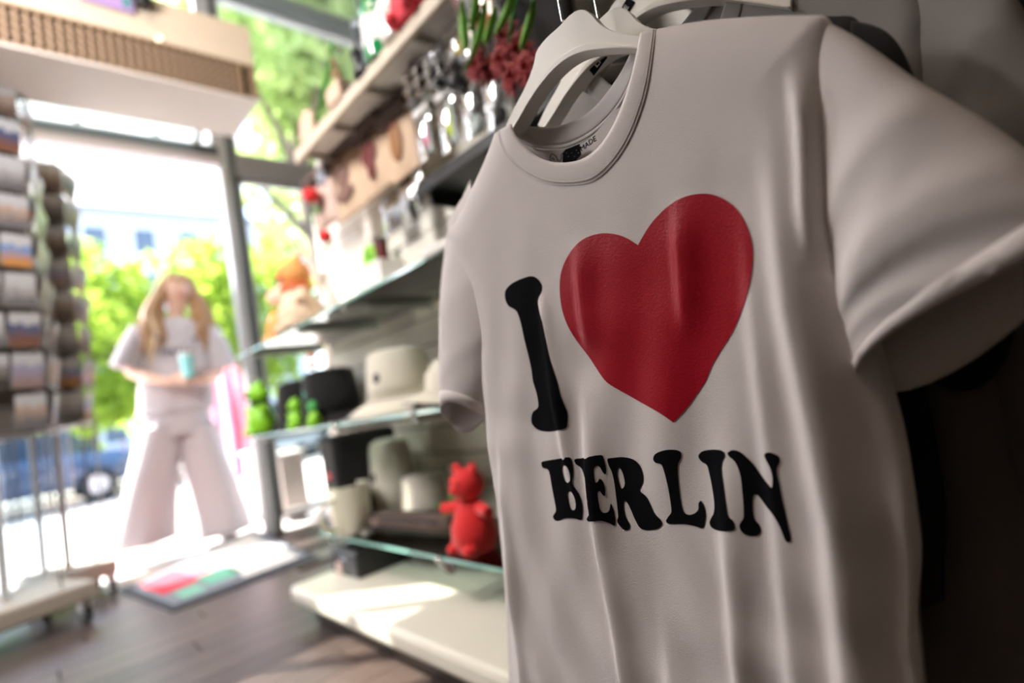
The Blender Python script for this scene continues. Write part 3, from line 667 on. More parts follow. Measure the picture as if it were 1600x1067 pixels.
packet((738, 165), .93, .085, .160, 'clear packet with grey stones, third on the black shelf', 'ball', [MINT, mat('grey stone', (.30, .31, .31), .8), MINT])
packet((775, 150), .93, .085, .165, 'dark filled clear packet at right end of the black shelf', 'ball', [BLACKP, mat('grey stone', (.30, .31, .31), .8), BLACKP], card=BLACKM)
packet((714, 72), .93, .085, .115, 'silver and yellow foil packet hanging above the black shelf', 'card', [SILVER, YELLOW], card=WHITEB)
packet((738, 84), .91, .045, .12, 'narrow navy and white packet hanging beside the silver one', 'card', [NAVY, PAPER])
packet((612, 335), 1.06, .13, .13, 'clear blue-white packet hanging on the slatwall below the bags', 'card', [mat('pale blue card', (.55, .66, .72), .5), PAPER])
packet((640, 318), 1.03, .09, .16, 'black packet hanging beside the clear blue-white one', 'card', [BLACKP, BLACKP], card=BLACKM)
packet((655, 300), 1.00, .05, .12, 'thin dark packet hanging right of the black packet', 'card', [DBROWN, BLACKP], card=BLACKM)
# --- figurine helper
def figure(name, label, cat, px, X, h_, body, head=None, arms=True, ears='round', accent=None, rz=0, z=None, arms_out=False, group=None):
    p = spot(*px, X); zz = p[2] if z is None else z; t = thing(name, label, cat, (X, p[1], zz), rz, group=group); head = head or body
    MB().lathe([(.02 * h_, 0), (.20 * h_, .02 * h_), (.25 * h_, .14 * h_), (.24 * h_, .28 * h_), (.17 * h_, .44 * h_), (.10 * h_, .54 * h_)], n=20).build('body', body, t)
    MB().ball((0, 0, .70 * h_), (.19 * h_, .20 * h_, .18 * h_), 20).build('head', head, t)
    for s_ in (-1, 1):
        if ears: MB().ball((0, s_ * .14 * h_, .86 * h_), (.04 * h_, .07 * h_, .07 * h_ if ears == 'round' else .16 * h_), 12).build('ear', head, t)
        if arms: MB().tube([(0, s_ * .16 * h_, .46 * h_), (-.08 * h_, s_ * (.40 if arms_out else .26) * h_, (.44 if arms_out else .32) * h_)], [.07 * h_, .06 * h_], 12).build('arm', body, t)
        MB().ball((-.18 * h_, s_ * .13 * h_, .07 * h_), (.10 * h_, .08 * h_, .07 * h_), 12).build('leg', body, t)
        MB().ball((-.17 * h_, s_ * .07 * h_, .74 * h_), .018 * h_, 8).build('eye', BLACKM, t)
    MB().ball((-.18 * h_, 0, .67 * h_), (.05 * h_, .06 * h_, .045 * h_), 12).build('muzzle', accent or head, t)
    if accent: MB().tube([(-.17 * h_ * math.cos(a), .17 * h_ * math.sin(a), .545 * h_) for a in np.linspace(0, 2 * PI, 13)], .025 * h_, 8).build('scarf', accent, t)
    return t
figure('soft_toy', 'dark brown figurine wrapped in cellophane above the bags', 'figurine', (655, 140), .95, .14, DBROWN, arms_out=True)
figure('soft_toy', 'black and silver figurine right of the dark brown one', 'figurine', (690, 135), .92, .12, BLACKP, SILVER)
figure('soft_toy', 'small black figurine nearest the silver packet', 'figurine', (715, 138), .90, .09, BLACKM, DBROWN, arms_out=True)
t = thing('wire_basket', 'wire basket holding the dark figurines under the top shelf', 'basket', (1.0, 1.08, 1.50))
for z in (0, .04, .08): MB().tube([(-.12, -.30, z), (-.12, .14, z), (.13, .14, z), (.13, -.30, z), (-.12, -.30, z)], .003, 6).build('rail', CHROME, t)
for k in range(9): MB().tube([(-.12, -.28 + k * .05, .08), (-.12, -.28 + k * .05, 0), (.13, -.28 + k * .05, 0)], .002, 6).build('wire', CHROME, t)

# --- artificial flowers: red blooms, long leaves
def bloom(mb, c, r, n=9, seed=0):
    rr = random.Random(seed); c = np.array(c)
    for L in range(3):
        for k in range(n - 2 * L):
            a = 2 * PI * k / (n - 2 * L) + L * .4 + rr.uniform(-.15, .15); el = .15 + .38 * L; d = np.array([-math.sin(el), math.cos(a) * math.cos(el), math.sin(a) * math.cos(el)])
            s_ = np.cross(d, [-1, 0, 0]); s_ /= np.linalg.norm(s_) + 1e-9; R1 = r * (1 - .22 * L)
            p0, p1, p2 = c + d * r * .08, c + d * R1 * .6 + np.array([-r * .15, 0, 0]), c + d * R1
            mb.add([p0, p1 - s_ * r * .22, p2, p1 + s_ * r * .22, p1 + np.array([-.08 * r, 0, 0])], [(0, 1, 4), (1, 2, 4), (2, 3, 4), (3, 0, 4)])
def leafblade(mb, pts, w_):
    pts = [np.array(p) for p in pts]; n = len(pts); vs = []
    for i, p in enumerate(pts):
        ww = w_ * math.sin(PI * (i + .35) / (n + .1)); vs += [p + np.array([0, ww, 0]), p + np.array([-.006, 0, 0]), p - np.array([0, ww, 0])]
    mb.add(vs, [(3 * i + k, 3 * i + k + 1, 3 * i + k + 4, 3 * i + k + 3) for i in range(n - 1) for k in (0, 1)])
c0 = spot(790, 95, .72)
t = thing('flower_bunch', 'hanging bunch of dark red artificial flowers with green leaves left of hanger', 'flowers', tuple(c0))
for k, (dx, dy) in enumerate(((0, 0), (26, -18), (-22, 16), (18, 26), (-40, 8), (5, -36), (40, 12))):
    q = spot(790 + dx, 95 + dy, .72 + .02 * (k % 3)) - c0; mb = MB(); bloom(mb, q, .040, seed=k); mb.build('bloom', DREDM, t, smooth=False, solid=.0008)
for L, w_ in (([(722, 0), (724, 40), (730, 80)], .014), ([(760, 0), (752, 40), (742, 78), (728, 110)], .016), ([(800, -10), (790, 25), (776, 55)], .022), ([(835, 0), (826, 40), (815, 80)], .015), ([(775, 10), (765, 45), (760, 70)], .016), ([(745, -20), (742, 15), (735, 50)], .014)):
    mb = MB(); leafblade(mb, [spot(a, b, .70) - c0 for a, b in catmull([np.array(q, float) for q in L], closed=False, n=4)], w_); mb.build('leaf', mat('fresh green leaf', (.16, .42, .05), .4), t, solid=.0008)
for L in ([(742, -10), (738, 40), (742, 90)], [(812, -20), (800, 30), (795, 80)]):
    MB().tube([spot(a, b, .73) - c0 for a, b in L], .004, 8).build('stem', GREEN, t)
p = spot(745, 40, .78)
t = thing('flower_sleeve', 'clear cone sleeve of pink and white tips beside the red flowers', 'wrapping', tuple(p))
MB().lathe([(.012, -.13), (.035, 0), (.055, .13)], cap=False).build('cellophane', CLEAR, t)
for k in range(4): mb = MB(); bloom(mb, (.0, -.03 + .02 * k, -.02 + .035 * k), .028, seed=20 + k); mb.build('bloom', [mat('orange tip', (.75, .30, .14), .5), DREDM, WPLUSH, PINK][k], t, smooth=False, solid=.0008)
# black cloth banner hung behind the hangers, beside the flowers
p = spot(845, 60, .95)
t = thing('black_pouch', 'black cloth pouch hanging between the red flowers and the hangers', 'pouch', (.95, p[1], p[2]))
MB().box((-.02, -.10, -.30), (.02, .11, .20)).build('pouch_body', BLACK_CLOTH, t, smooth=True, bevel=.015)
MB().tube([(0, -.06, .20), (0, -.03, .30), (0, .03, .30), (0, .06, .20)], .006, 8).build('strap', BLACK_CLOTH, t)

# --- goods standing on the top shelf (z 1.676)
ZT = 1.6725
def top_spot(px, X): return (X, float(on_z(px[0], px[1], ZT)[1] if False else on_x(px[0], px[1], X)[1]), ZT)
q = top_spot((596, 75), .875)
t = thing('green_bottle', 'dark green glass bottle standing on the top white shelf', 'bottle', q)
MB().lathe([(.001, 0), (.034, .002), (.036, .01), (.036, .11), (.028, .135), (.012, .155), (.011, .19)]).build('bottle_body', DGREEN, t)
MB().lathe([(.013, .18), (.014, .182), (.014, .205), (.001, .206)]).build('cap', BLACKM, t)
MB().lathe([(.0365, .03), (.0368, .032), (.0368, .09), (.0365, .092)], cap=False).build('label_band', PAPER, t)
q = top_spot((625, 60), .875)
t = thing('glass_jar', 'white shiny jar beside the green bottle on the top shelf', 'jar', q)
MB().lathe([(.001, 0), (.036, .002), (.042, .03), (.040, .08), (.028, .10)]).build('jar_body', CERAMIC, t); MB().lathe([(.029, .098), (.031, .10), (.031, .115), (.008, .12), (.008, .13), (.001, .132)]).build('lid', SILVER, t)
figure('soft_toy', 'bright red soft toy on the near end of the top shelf', 'soft toy', (655, 35), .885, .30, mat('coral red plush', (.80, .05, .08), .7), z=ZT)
q = top_spot((575, 100), .875)
t = thing('tower_model', 'dark grey metal tower souvenir on the top shelf', 'souvenir', q)
MB().lathe([(.03, 0), (.03, .01), (.012, .02), (.008, .09), (.022, .105), (.026, .12), (.02, .135), (.006, .145), (.004, .22), (.001, .23)], n=16).build('tower', mat('dark pewter', (.10, .12, .14), .35, metal=.6), t)
MB().lathe([(.034, -.0), (.036, .002), (.036, .012), (.03, .014)], n=20).build('base', BLACKM, t)
q = top_spot((562, 110), .90)
t = thing('tower_model', 'shorter dark souvenir tower left of the grey one', 'souvenir', q)
MB().lathe([(.028, 0), (.02, .02), (.01, .04), (.012, .09), (.018, .10), (.004, .12), (.002, .16)], n=16).build('tower', BLACKM, t)
MB().lathe([(.034, -.0), (.036, .002), (.036, .012), (.03, .014)], n=20).build('base', BLACKM, t)
q = top_spot((536, 140), .875)
t = thing('twig_ornament', 'brown forked twig ornament on a beige block on the top shelf', 'ornament', q)
MB().box((-.03, -.035, 0), (.03, .035, .045)).build('block', mat('beige wood block', (.70, .50, .38), .6), t, smooth=False, bevel=.004)
MB().tube([(0, 0, .04), (0, .01, .08), (0, .03, .13), (0, .05, .17)], [.008, .007, .005, .003], 8).build('twig', BROWNW, t)
MB().tube([(0, .01, .08), (0, .03, .09), (0, .055, .12)], [.006, .005, .003], 8).build('twig', BROWNW, t)
q = top_spot((510, 175), .875)
t = thing('cut_greenery', 'long dark green leaf stem lying at the far end of the top shelf', 'plant', q)
mb = MB(); leafblade(mb, [(0, .16, .01), (0, .10, .03), (0, .03, .06), (0, -.04, .11), (0, -.08, .17)], .014); mb.build('leaf', GREEN, t, solid=.002)
MB().tube([(0, .16, .008), (0, .05, .05), (0, -.08, .165)], .004, 8).build('stem', GREEN, t)
q = top_spot((484, 210), .875)
t = thing('wooden_disc', 'round beige wooden disc at the far end of the top shelf', 'disc', (q[0], q[1], ZT))
MB().tube([(-.008, 0, .045), (.008, 0, .045)], .045, 24).build('disc', mat('beige wood block', (.70, .50, .38), .6), t)
MB().box((-.02, -.02, 0), (.02, .02, .006)).build('stand', BROWNW, t, smooth=False)

for o in list(COL.objects):
    if o.parent is None and o.name.split('.')[0] in ('green_bottle', 'glass_jar', 'tower_model', 'twig_ornament', 'cut_greenery', 'wooden_disc'): o.scale = (1.4, 1.4, 1.4)
# --- roses hanging at the far end of the bags
def rose(px, X, r, label, stem=.12):
    c = spot(*px, X); t = thing('red_rose', label, 'flower', tuple(c))
    for k in range(6):
        a = k * 1.05; MB().ball((math.cos(a) * r * .32 - r * .1, math.sin(a) * r * .32, r * .1 * (k % 2)), (r * .6, r * .6, r * .75), 12).build('petal', RED, t)
    MB().tube([(0, 0, -r * .5), (.005, .01, -stem)], .004, 8).build('stem', GREEN, t)
    for s_ in (-1, 1):
        mb = MB(); leafblade(mb, [(0, 0, -stem * .6), (0, s_ * .03, -stem * .55), (0, s_ * .06, -stem * .75)], .018); mb.build('leaf', GREEN, t, solid=.001)
rose((487, 306), .95, .036, 'red artificial rose left of the pinkish bag')
rose((509, 370), .95, .030, 'smaller red artificial rose below the pinkish bag', .07)
packet((502, 275), .95, .05, .09, 'pale blue clear packet hanging above the left red rose', 'card', [mat('pale lavender card', (.70, .76, .92), .5)])

# --- top glass shelf (z 1.024)
Z1, Z2, Z3 = 1.0245, .6405, .2525
figure('soft_toy', 'orange and peach soft toy standing on the top glass shelf', 'soft toy', (470, 500), .88, .34, PEACH, ORANGE, z=Z1, accent=mat('orange red cloth', (.90, .22, .08), .7))
figure('soft_toy', 'small orange toy left of the bigger orange one', 'soft toy', (440, 505), .89, .27, ORANGE, mat('pinkish peach plush', (.88, .52, .40), .8), z=Z1, accent=LIME)
figure('soft_toy', 'small black and lime toy at the far end of top glass shelf', 'soft toy', (432, 520), 1.0, .14, BLACKP, LIME, z=Z1)
figure('soft_toy', 'small green toy behind the orange one', 'soft toy', (478, 470), 1.05, .24, GREEN, mat('mid green plush', (.10, .50, .14), .8), z=Z1)
q = spot(512, 470, 1.0)
t = thing('white_bottle', 'white rounded bottle right of the orange toy on top glass shelf', 'bottle', (1.0, q[1], Z1))
MB().lathe([(.001, 0), (.05, .003), (.055, .05), (.05, .13), (.03, .18), (.016, .20), (.016, .22), (.001, .222)]).build('bottle_body', CERAMIC, t)
MB().lathe([(.018, .21), (.019, .212), (.019, .245), (.001, .247)]).build('cap', WPLUSH, t)
q = spot(580, 402, 1.07)
t = thing('lime_ring', 'lime green ring-shaped toy standing against the slatwall', 'toy', (1.07, q[1], q[2]))
MB().tube([(0, .034 * math.cos(a), .034 * math.sin(a)) for a in np.linspace(0, 2 * PI, 25)], .017, 12, cap=False).build('ring', LIME, t)
MB().ball((0, 0, 0), (.012, .022, .022), 14).build('centre', GREEN, t)
MB().box((-.02, -.03, -(q[2] - Z1)), (.02, .03, -.045)).build('foot', PAPER, t, smooth=False, bevel=.003)
t = thing('maroon_tin', 'small maroon tin right of the lime green ring', 'tin', (1.07, q[1] - .085, q[2] - .045))
MB().lathe([(.001, 0), (.026, .001), (.026, .085), (.001, .087)]).build('tin_body', mat('maroon enamel', (.12, .012, .012), .35), t); MB().lathe([(.027, .07), (.027, .092), (.001, .093)]).build('lid', DBROWN, t)
t = thing('white_box', 'low white box that the maroon tin stands on', 'box', (1.07, q[1] - .05, Z1))
MB().box((-.05, -.09, 0), (.05, .025, q[2] - .046 - Z1)).build('box_body', PAPER, t, smooth=False, bevel=.002); MB().box((-.052, -.092, q[2] - .062 - Z1), (.052, .027, q[2] - .0465 - Z1)).build('lid', PAPER, t, smooth=False)
# flat white trays lying on the top glass shelf
for k, (y, x) in enumerate(((1.95, .96), (1.62, .98))):
    t = thing('paper_tray', ('white paper tray under the slatwall, farther one', 'white paper tray on the top glass shelf nearest the shirt')[k], 'tray', (x, y, Z1))
    MB().box((-.10, -.12, 0), (.10, .12, .004)).build('tray_base', PAPER, t, smooth=False)
    for a, b in (((-.10, -.12), (-.096, .12)), ((.096, -.12), (.10, .12)), ((-.10, -.12), (.10, -.116)), ((-.10, .116), (.10, .12))): MB().box((a[0], a[1], 0), (b[0], b[1], .025)).build('tray_side', PAPER, t, smooth=False)

# --- hats on the middle glass shelf (z .640)
def bucket_hat(name, label, loc, r, h_, m, brim=.10, droop=.03, rz=0, badge=None, under=None, group='hats on the middle glass shelf'):
    t = thing(name, label, 'hat', loc, rz, group=group); n = 32
    prof = [(.001, h_), (r * .55, h_ * .99), (r * .80, h_ * .95), (r * .88, h_ * .86), (r * .97, h_ * .45), (r, droop + .006)]
    MB().lathe([(a * (1 + 0 * i), b) for i, (a, b) in enumerate(prof)], n=n, cap=False).build('crown', m, t, solid=.003)
    vs = []
    for rr, z in ((r, droop + .006), (r + brim * .3, droop * .85), (r + brim * .7, droop * .45), (r + brim, .003)):
        for k in range(n):
            a = 2 * PI * k / n; vs.append((rr * math.cos(a), rr * math.sin(a), max(.0025, z + .006 * math.sin(3 * a) * (rr - r) / brim)))
    MB().add(vs, [(i * n + k, (i) * n + (k + 1) % n, (i + 1) * n + (k + 1) % n, (i + 1) * n + k) for i in range(3) for k in range(n)]).build('brim', [m], t, solid=.003)
    MB().tube([((r + .002) * math.cos(a), (r + .002) * math.sin(a), droop + .012) for a in np.linspace(0, 2 * PI, 33)], .005, 6, cap=False).build('hat_band', m, t)
    if badge: MB().ball((-r * .93, .0, h_ * .55), (.006, .016, .022), 12).build('badge', badge, t)
    return t
q = spot(620, 640, .97)
bucket_hat('bucket_hat', 'off-white bucket hat with small dark badge on the middle glass shelf', (.955, q[1] - .07, Z2), .110, .215, HATW, .075, .045, badge=mat('dark badge', (.05, .05, .05), .5), rz=.3)
# peaked cap nearer to the shirt
q = spot(672, 632, .93)
t = thing('peaked_cap', 'off-white peaked cap with black underside of the peak, next to the shirt', 'hat', (.96, q[1] - .10, Z2), group='hats on the middle glass shelf')
MB().lathe([(.088, .02), (.09, .05), (.082, .10), (.05, .135), (.001, .145)], n=28).build('crown', HATW, t)
vs = []; n = 16
for j in range(4):
    for k in range(n + 1):
        a = PI * .5 * (k / n * 2 - 1) + PI * .75; rr = .088 + .024 * j; vs.append((rr * math.cos(a), rr * math.sin(a), .052 - .006 * j - .030 * abs(k / n * 2 - 1) ** 2))
fs = [(j * (n + 1) + k, j * (n + 1) + k + 1, (j + 1) * (n + 1) + k + 1, (j + 1) * (n + 1) + k) for j in range(3) for k in range(n)]
MB().add(vs, fs).build('peak', HATW, t, solid=.003)
MB().add([(a, b, c - .004) for a, b, c in vs], fs).build('peak_lining', BLACK_CLOTH, t, solid=.002)
MB().ball((0, 0, .147), .007, 10).build('button', HATW, t)
q = spot(530, 655, 1.0)
bucket_hat('bucket_hat', 'black bucket hat on the middle glass shelf, beside the off-white one', (.985, q[1] + .01, Z2), .120, .23, BLACK_CLOTH, .03, .03, badge=mat('teal badge', (.05, .30, .22), .5))
bucket_hat('bucket_hat', 'black bucket hat farthest along the middle glass shelf', (.985, q[1] + .32, Z2), .120, .22, BLACK_CLOTH, .03, .03)
figure('soft_toy', 'lime green and black toy at far end of the middle glass shelf', 'soft toy', (412, 680), .84, .27, LIME, LIME, z=Z2, arms_out=True, accent=BLACKP)
figure('soft_toy', 'lime green toy lying before the black hats', 'soft toy', (465, 668), .85, .14, LIME, LIME, z=Z2, arms_out=True)
figure('soft_toy', 'small bright green toy right of the lime one', 'soft toy', (492, 660), .86, .11, LIME, mat('mid green plush', (.10, .50, .14), .8), z=Z2)

# --- lowest glass shelf (z .252)
def mug(label, loc, r, h_, rz=0, emblem=None, m=CERAMIC, lean=0):
    t = thing('mug', label, 'mug', loc, rz)
    b = MB().lathe([(.001, 0), (r * .72, .001), (r * .80, .006), (r * .93, h_ * .4), (r, h_), (r * .95, h_ * 1.0), (r * .88, h_ * .4), (r * .7, .012), (.001, .010)], n=32, cap=False).build('mug_body', m, t)
    MB().tube([(0, r * .95 + .38 * h_ * math.sin(a), h_ * .5 + h_ * .3 * math.cos(a)) for a in np.linspace(0, PI, 12)], .008, 10).build('handle', m, t)
    if emblem: MB().ball((-r * .93, 0, h_ * .55), (.006, r * .28, h_ * .2), 12).build('emblem', emblem, t)
    return t
q = on_z(545, 836, Z3)
mug('large white mug standing at the front of the lowest glass shelf', (float(q[0]) + .02, float(q[1]), Z3), .075, .17, 1.9, m=mat('cream glazed ceramic', (.80, .78, .66), .15, coat=.5))
q = on_z(598, 800, Z3)
mug('white mug with red emblem behind the large mug', (float(q[0]), float(q[1]) + .03, Z3), .065, .155, -1.2, emblem=mat('pale red print', (.70, .18, .18), .5))
bucket_hat('bucket_hat', 'off-white hat lying on the lowest glass shelf behind the mugs', (1.02, 1.66, Z3), .085, .17, HATW, .03, .02, group=None)
bucket_hat('bucket_hat', 'off-white hat with dark badge at the back of the lowest glass shelf', (1.03, 2.0 - .12, Z3), .085, .30, HATW, .02, .02, badge=BLACKM, group=None)
q = on_z(567, 822, Z3)
t = thing('gold_tealight', 'small gold candle cup between mugs and black pouch', 'candle', (float(q[0]) + .02, float(q[1]) - .06, Z3))
MB().lathe([(.001, 0), (.03, .001), (.036, .028), (.033, .028), (.028, .006), (.001, .006)], cap=False).build('cup', GOLD, t); MB().lathe([(.001, .006), (.027, .006), (.030, .022), (.001, .023)]).build('wax', mat('cream wax', (.9, .8, .6), .5), t)
q1, q2 = on_z(585, 846, Z3), on_z(690, 828, Z3)
t = thing('folded_pouch', 'dark brown folded umbrella lying on the lowest glass shelf', 'umbrella', (.88, 1.62, Z3 + .002))
MB().tube([(.0, .22, .030), (.0, .15, .034), (.02, 0, .036), (.05, -.20, .038), (.055, -.24, .036)], [.018, .030, .033, .036, .026], 16, flat=1.0).build('folded_canopy', DBROWN, t)
for k in range(5):
    a = k * 1.1; MB().tube([(.0 + .030 * math.cos(a), .16, .034 + .030 * math.sin(a)), (.02 + .032 * math.cos(a + .3), 0, .036 + .032 * math.sin(a + .3)), (.05 + .034 * math.cos(a + .6), -.20, .038 + .034 * math.sin(a + .6))], .005, 6).build('fold', BLACK_CLOTH, t)
MB().tube([(0, .21, .030), (-.003, .26, .030)], [.012, .015], 12).build('handle', BLACKM, t)
q = on_z(735, 872, Z3)
figure('soft_toy', 'bright red soft toy with outstretched arms beside the shirt', 'soft toy', (748, 872), .87, .25, RED, RED, z=Z3, arms_out=True, ears='round')
q = spot(715, 760, .93)
t = thing('leaf_spray', 'wiry green leaf spray behind the bright red soft toy', 'plant', (.93, q[1], Z3))
for k in range(5):
    a = k * 1.256; MB().tube([(0, 0, 0), (.01 * math.cos(a), .015 * math.sin(a), .14), (.04 * math.cos(a), .05 * math.sin(a), .20 + .02 * (k % 2)), (.06 * math.cos(a), .09 * math.sin(a), .19)], .002, 6).build('stem', mat('dark wire', (.10, .10, .07), .6), t)
    mb = MB(); leafblade(mb, [(.0, .02 * math.sin(a), .06 + .025 * k), (-.02, .05 * math.sin(a + .6), .08 + .025 * k), (-.03, .09 * math.sin(a + .6), .075 + .025 * k)], .018); mb.build('leaf', GREEN, t, solid=.001)
MB().lathe([(.001, 0), (.025, .001), (.028, .05), (.001, .052)]).build('pot', mat('green pot', (.12, .34, .16), .4), t)
q = on_z(503, 838, Z3)
t = thing('black_tote', 'tall black cloth bag with small red mark at far end of lowest shelf', 'bag', (.90, 1.985, Z3))
MB().box((-.07, -.07, 0), (.19, .065, .345)).build('bag_body', BLACK_CLOTH, t, smooth=True, bevel=.02)
MB().ball((-.071, .0, .20), (.003, .022, .016), 12).build('mark', mat('red mark', (.6, .03, .03), .5), t)
for s_ in (-1, 1): MB().tube([(.06, s_ * .04, .33), (.06, s_ * .03, .365), (.06, 0, .372)], .005, 8).build('handle', BLACK_CLOTH, t)
t = thing('note_card', 'small white card lying at the front edge of the lowest glass shelf', 'card', (.86, 1.86, Z3 + .001), .2)
MB().box((-.03, -.06, 0), (.03, .06, .002)).build('card', PAPER, t, smooth=False); MB().box((-.02, -.04, .002), (.0, .04, .0025)).build('print', MINT, t, smooth=False)
t = thing('dark_tag', 'small dark tag under the front edge of the lowest glass shelf', 'tag', (SX0 - .003, float(spot(703, 880, SX0)[1]), .215))
MB().box((-.002, -.018, 0), (.002, .018, .026)).build('tag', DBROWN, t, smooth=False, bevel=.001); MB().tube([(0, 0, .024), (0, 0, .030)], .002, 6).build('hook', CHROME, t)
# black box on the base under the lowest shelf
t = thing('black_case', 'low black case standing on the cream base under the lowest shelf', 'case', (.88, 1.87, .1255))
MB().box((-.09, -.10, 0), (.12, .10, .085)).build('case_body', BLACKM, t, smooth=False, bevel=.008); MB().box((-.092, -.03, .05), (-.09, .03, .06)).build('latch', CHROME, t, smooth=False); MB().box((-.093, .02, .005), (-.09, .06, .04)).build('label_patch', mat('pale pink card', (.75, .55, .50), .7), t, smooth=False)

# ================================================================== MAT
mat_px = [(185, 925), (270, 957), (500, 872), (395, 826)]
P = [on_z(*p, .0) for p in mat_px]; c0 = sum(P) / 4
t = thing('door_mat', 'dark door mat with red, grey and green print inside the doorway', 'mat', (float(c0[0]), float(c0[1]), 0))
P = [p - c0 for p in P]
def quad3(Q, z0, z1, name, m, parent):
    return MB().add([(a[0], a[1], z0) for a in Q] + [(a[0], a[1], z1) for a in Q], [(0, 1, 2, 3)[::-1], (4, 5, 6, 7), (0, 1, 5, 4), (1, 2, 6, 5), (2, 3, 7, 6), (3, 0, 4, 7)]).build(name, m, parent, smooth=False)
quad3(P, .0005, .006, 'rubber_border', mat('black rubber', (.02, .025, .035), .7), t)
def uvq(u0, v0, u1, v1):
    f = lambda u, v: P[0] * (1 - u) * (1 - v) + P[1] * u * (1 - v) + P[2] * u * v + P[3] * (1 - u) * v
    return [f(u0, v0), f(u1, v0), f(u1, v1), f(u0, v1)]
quad3(uvq(.08, .04, .92, .96), .006, .011, 'pile', mat('slate pile', (.22, .24, .28), .95, bump=.5, bscale=400), t)
for u0, v0, u1, v1, c, nm in ((.12, .08, .62, .30, (.62, .04, .07), 'red patch'), (.2, .30, .55, .42, (.70, .10, .16), 'red patch'), (.55, .30, .80, .52, (.16, .45, .33), 'green patch'), (.66, .12, .86, .26, (.22, .5, .38), 'green patch'), (.12, .5, .9, .9, (.72, .70, .66), 'pale patch')):
    quad3(uvq(u0, v0, u1, v1), .011, .0118, 'printed_patch', mat(nm + ' %.1f' % v0, c, .95), t)

# ================================================================== POSTCARD SPINNER RACKS
def card_mat(name, top, bot):
    m = bpy.data.materials.new(name); m.use_nodes = True; n_ = m.node_tree; p = n_.nodes['Principled BSDF']; p.inputs['Roughness'].default_value = .3
    tc = n_.nodes.new('ShaderNodeTexCoord'); sp = n_.nodes.new('ShaderNodeSeparateXYZ'); nz = n_.nodes.new('ShaderNodeTexNoise'); nz.inputs['Scale'].default_value = 3.5; nz.inputs['Detail'].default_value = 4
    ad = n_.nodes.new('ShaderNodeMath'); ad.operation = 'MULTIPLY_ADD'; ad.inputs[1].default_value = .55
    r = n_.nodes.new('ShaderNodeValToRGB'); r.color_ramp.interpolation = 'CONSTANT'
    e = r.color_ramp.elements; e[0].color = bot + (1,); e[0].position = 0; e[1].color = tuple(.5 * (a + b) for a, b in zip(top, bot)) + (1,); e[1].position = .60
    e2 = e.new(.78); e2.color = top + (1,); e3 = e.new(1.05 if False else .97); e3.color = (.40, .40, .42, 1)
    n_.links.new(tc.outputs['Generated'], sp.inputs[0]); n_.links.new(tc.outputs['Generated'], nz.inputs['Vector'])
    n_.links.new(nz.outputs[0], ad.inputs[0]); n_.links.new(sp.outputs['Z'], ad.inputs[2]); n_.links.new(ad.outputs[0], r.inputs[0]); n_.links.new(r.outputs[0], p.inputs['Base Color'])
    return m
PAL = [('blue and orange', (.13, .22, .42), (.42, .19, .06)), ('brown and beige', (.28, .23, .19), (.10, .065, .05)), ('grey and white', (.34, .33, .34), (.12, .115, .12)), ('lilac and rose', (.26, .25, .36), (.26, .18, .18)), ('grey and dark brown', (.20, .185, .185), (.05, .04, .035)), ('peach and grey', (.38, .28, .23), (.14, .13, .14)), ('navy and brown', (.06, .08, .16), (.16, .07, .045))]
CM = [card_mat('postcard ' + n_, a, b) for n_, a, b in PAL]
proto = [MB().box((-.002, -.0515, 0), (.0, .0515, .138)).build('postcard', m, smooth=False) for m in CM]
cmesh = [o.data for o in proto]
for o in proto: bpy.data.objects.remove(o)
wire_m = mat('rack wire', (.30, .29, .28), .35, metal=.7)
ORD = ['topmost', 'second', 'third', 'fourth', 'fifth', 'sixth', 'seventh', 'eighth', 'ninth', 'tenth', 'eleventh', 'twelfth', 'thirteenth']
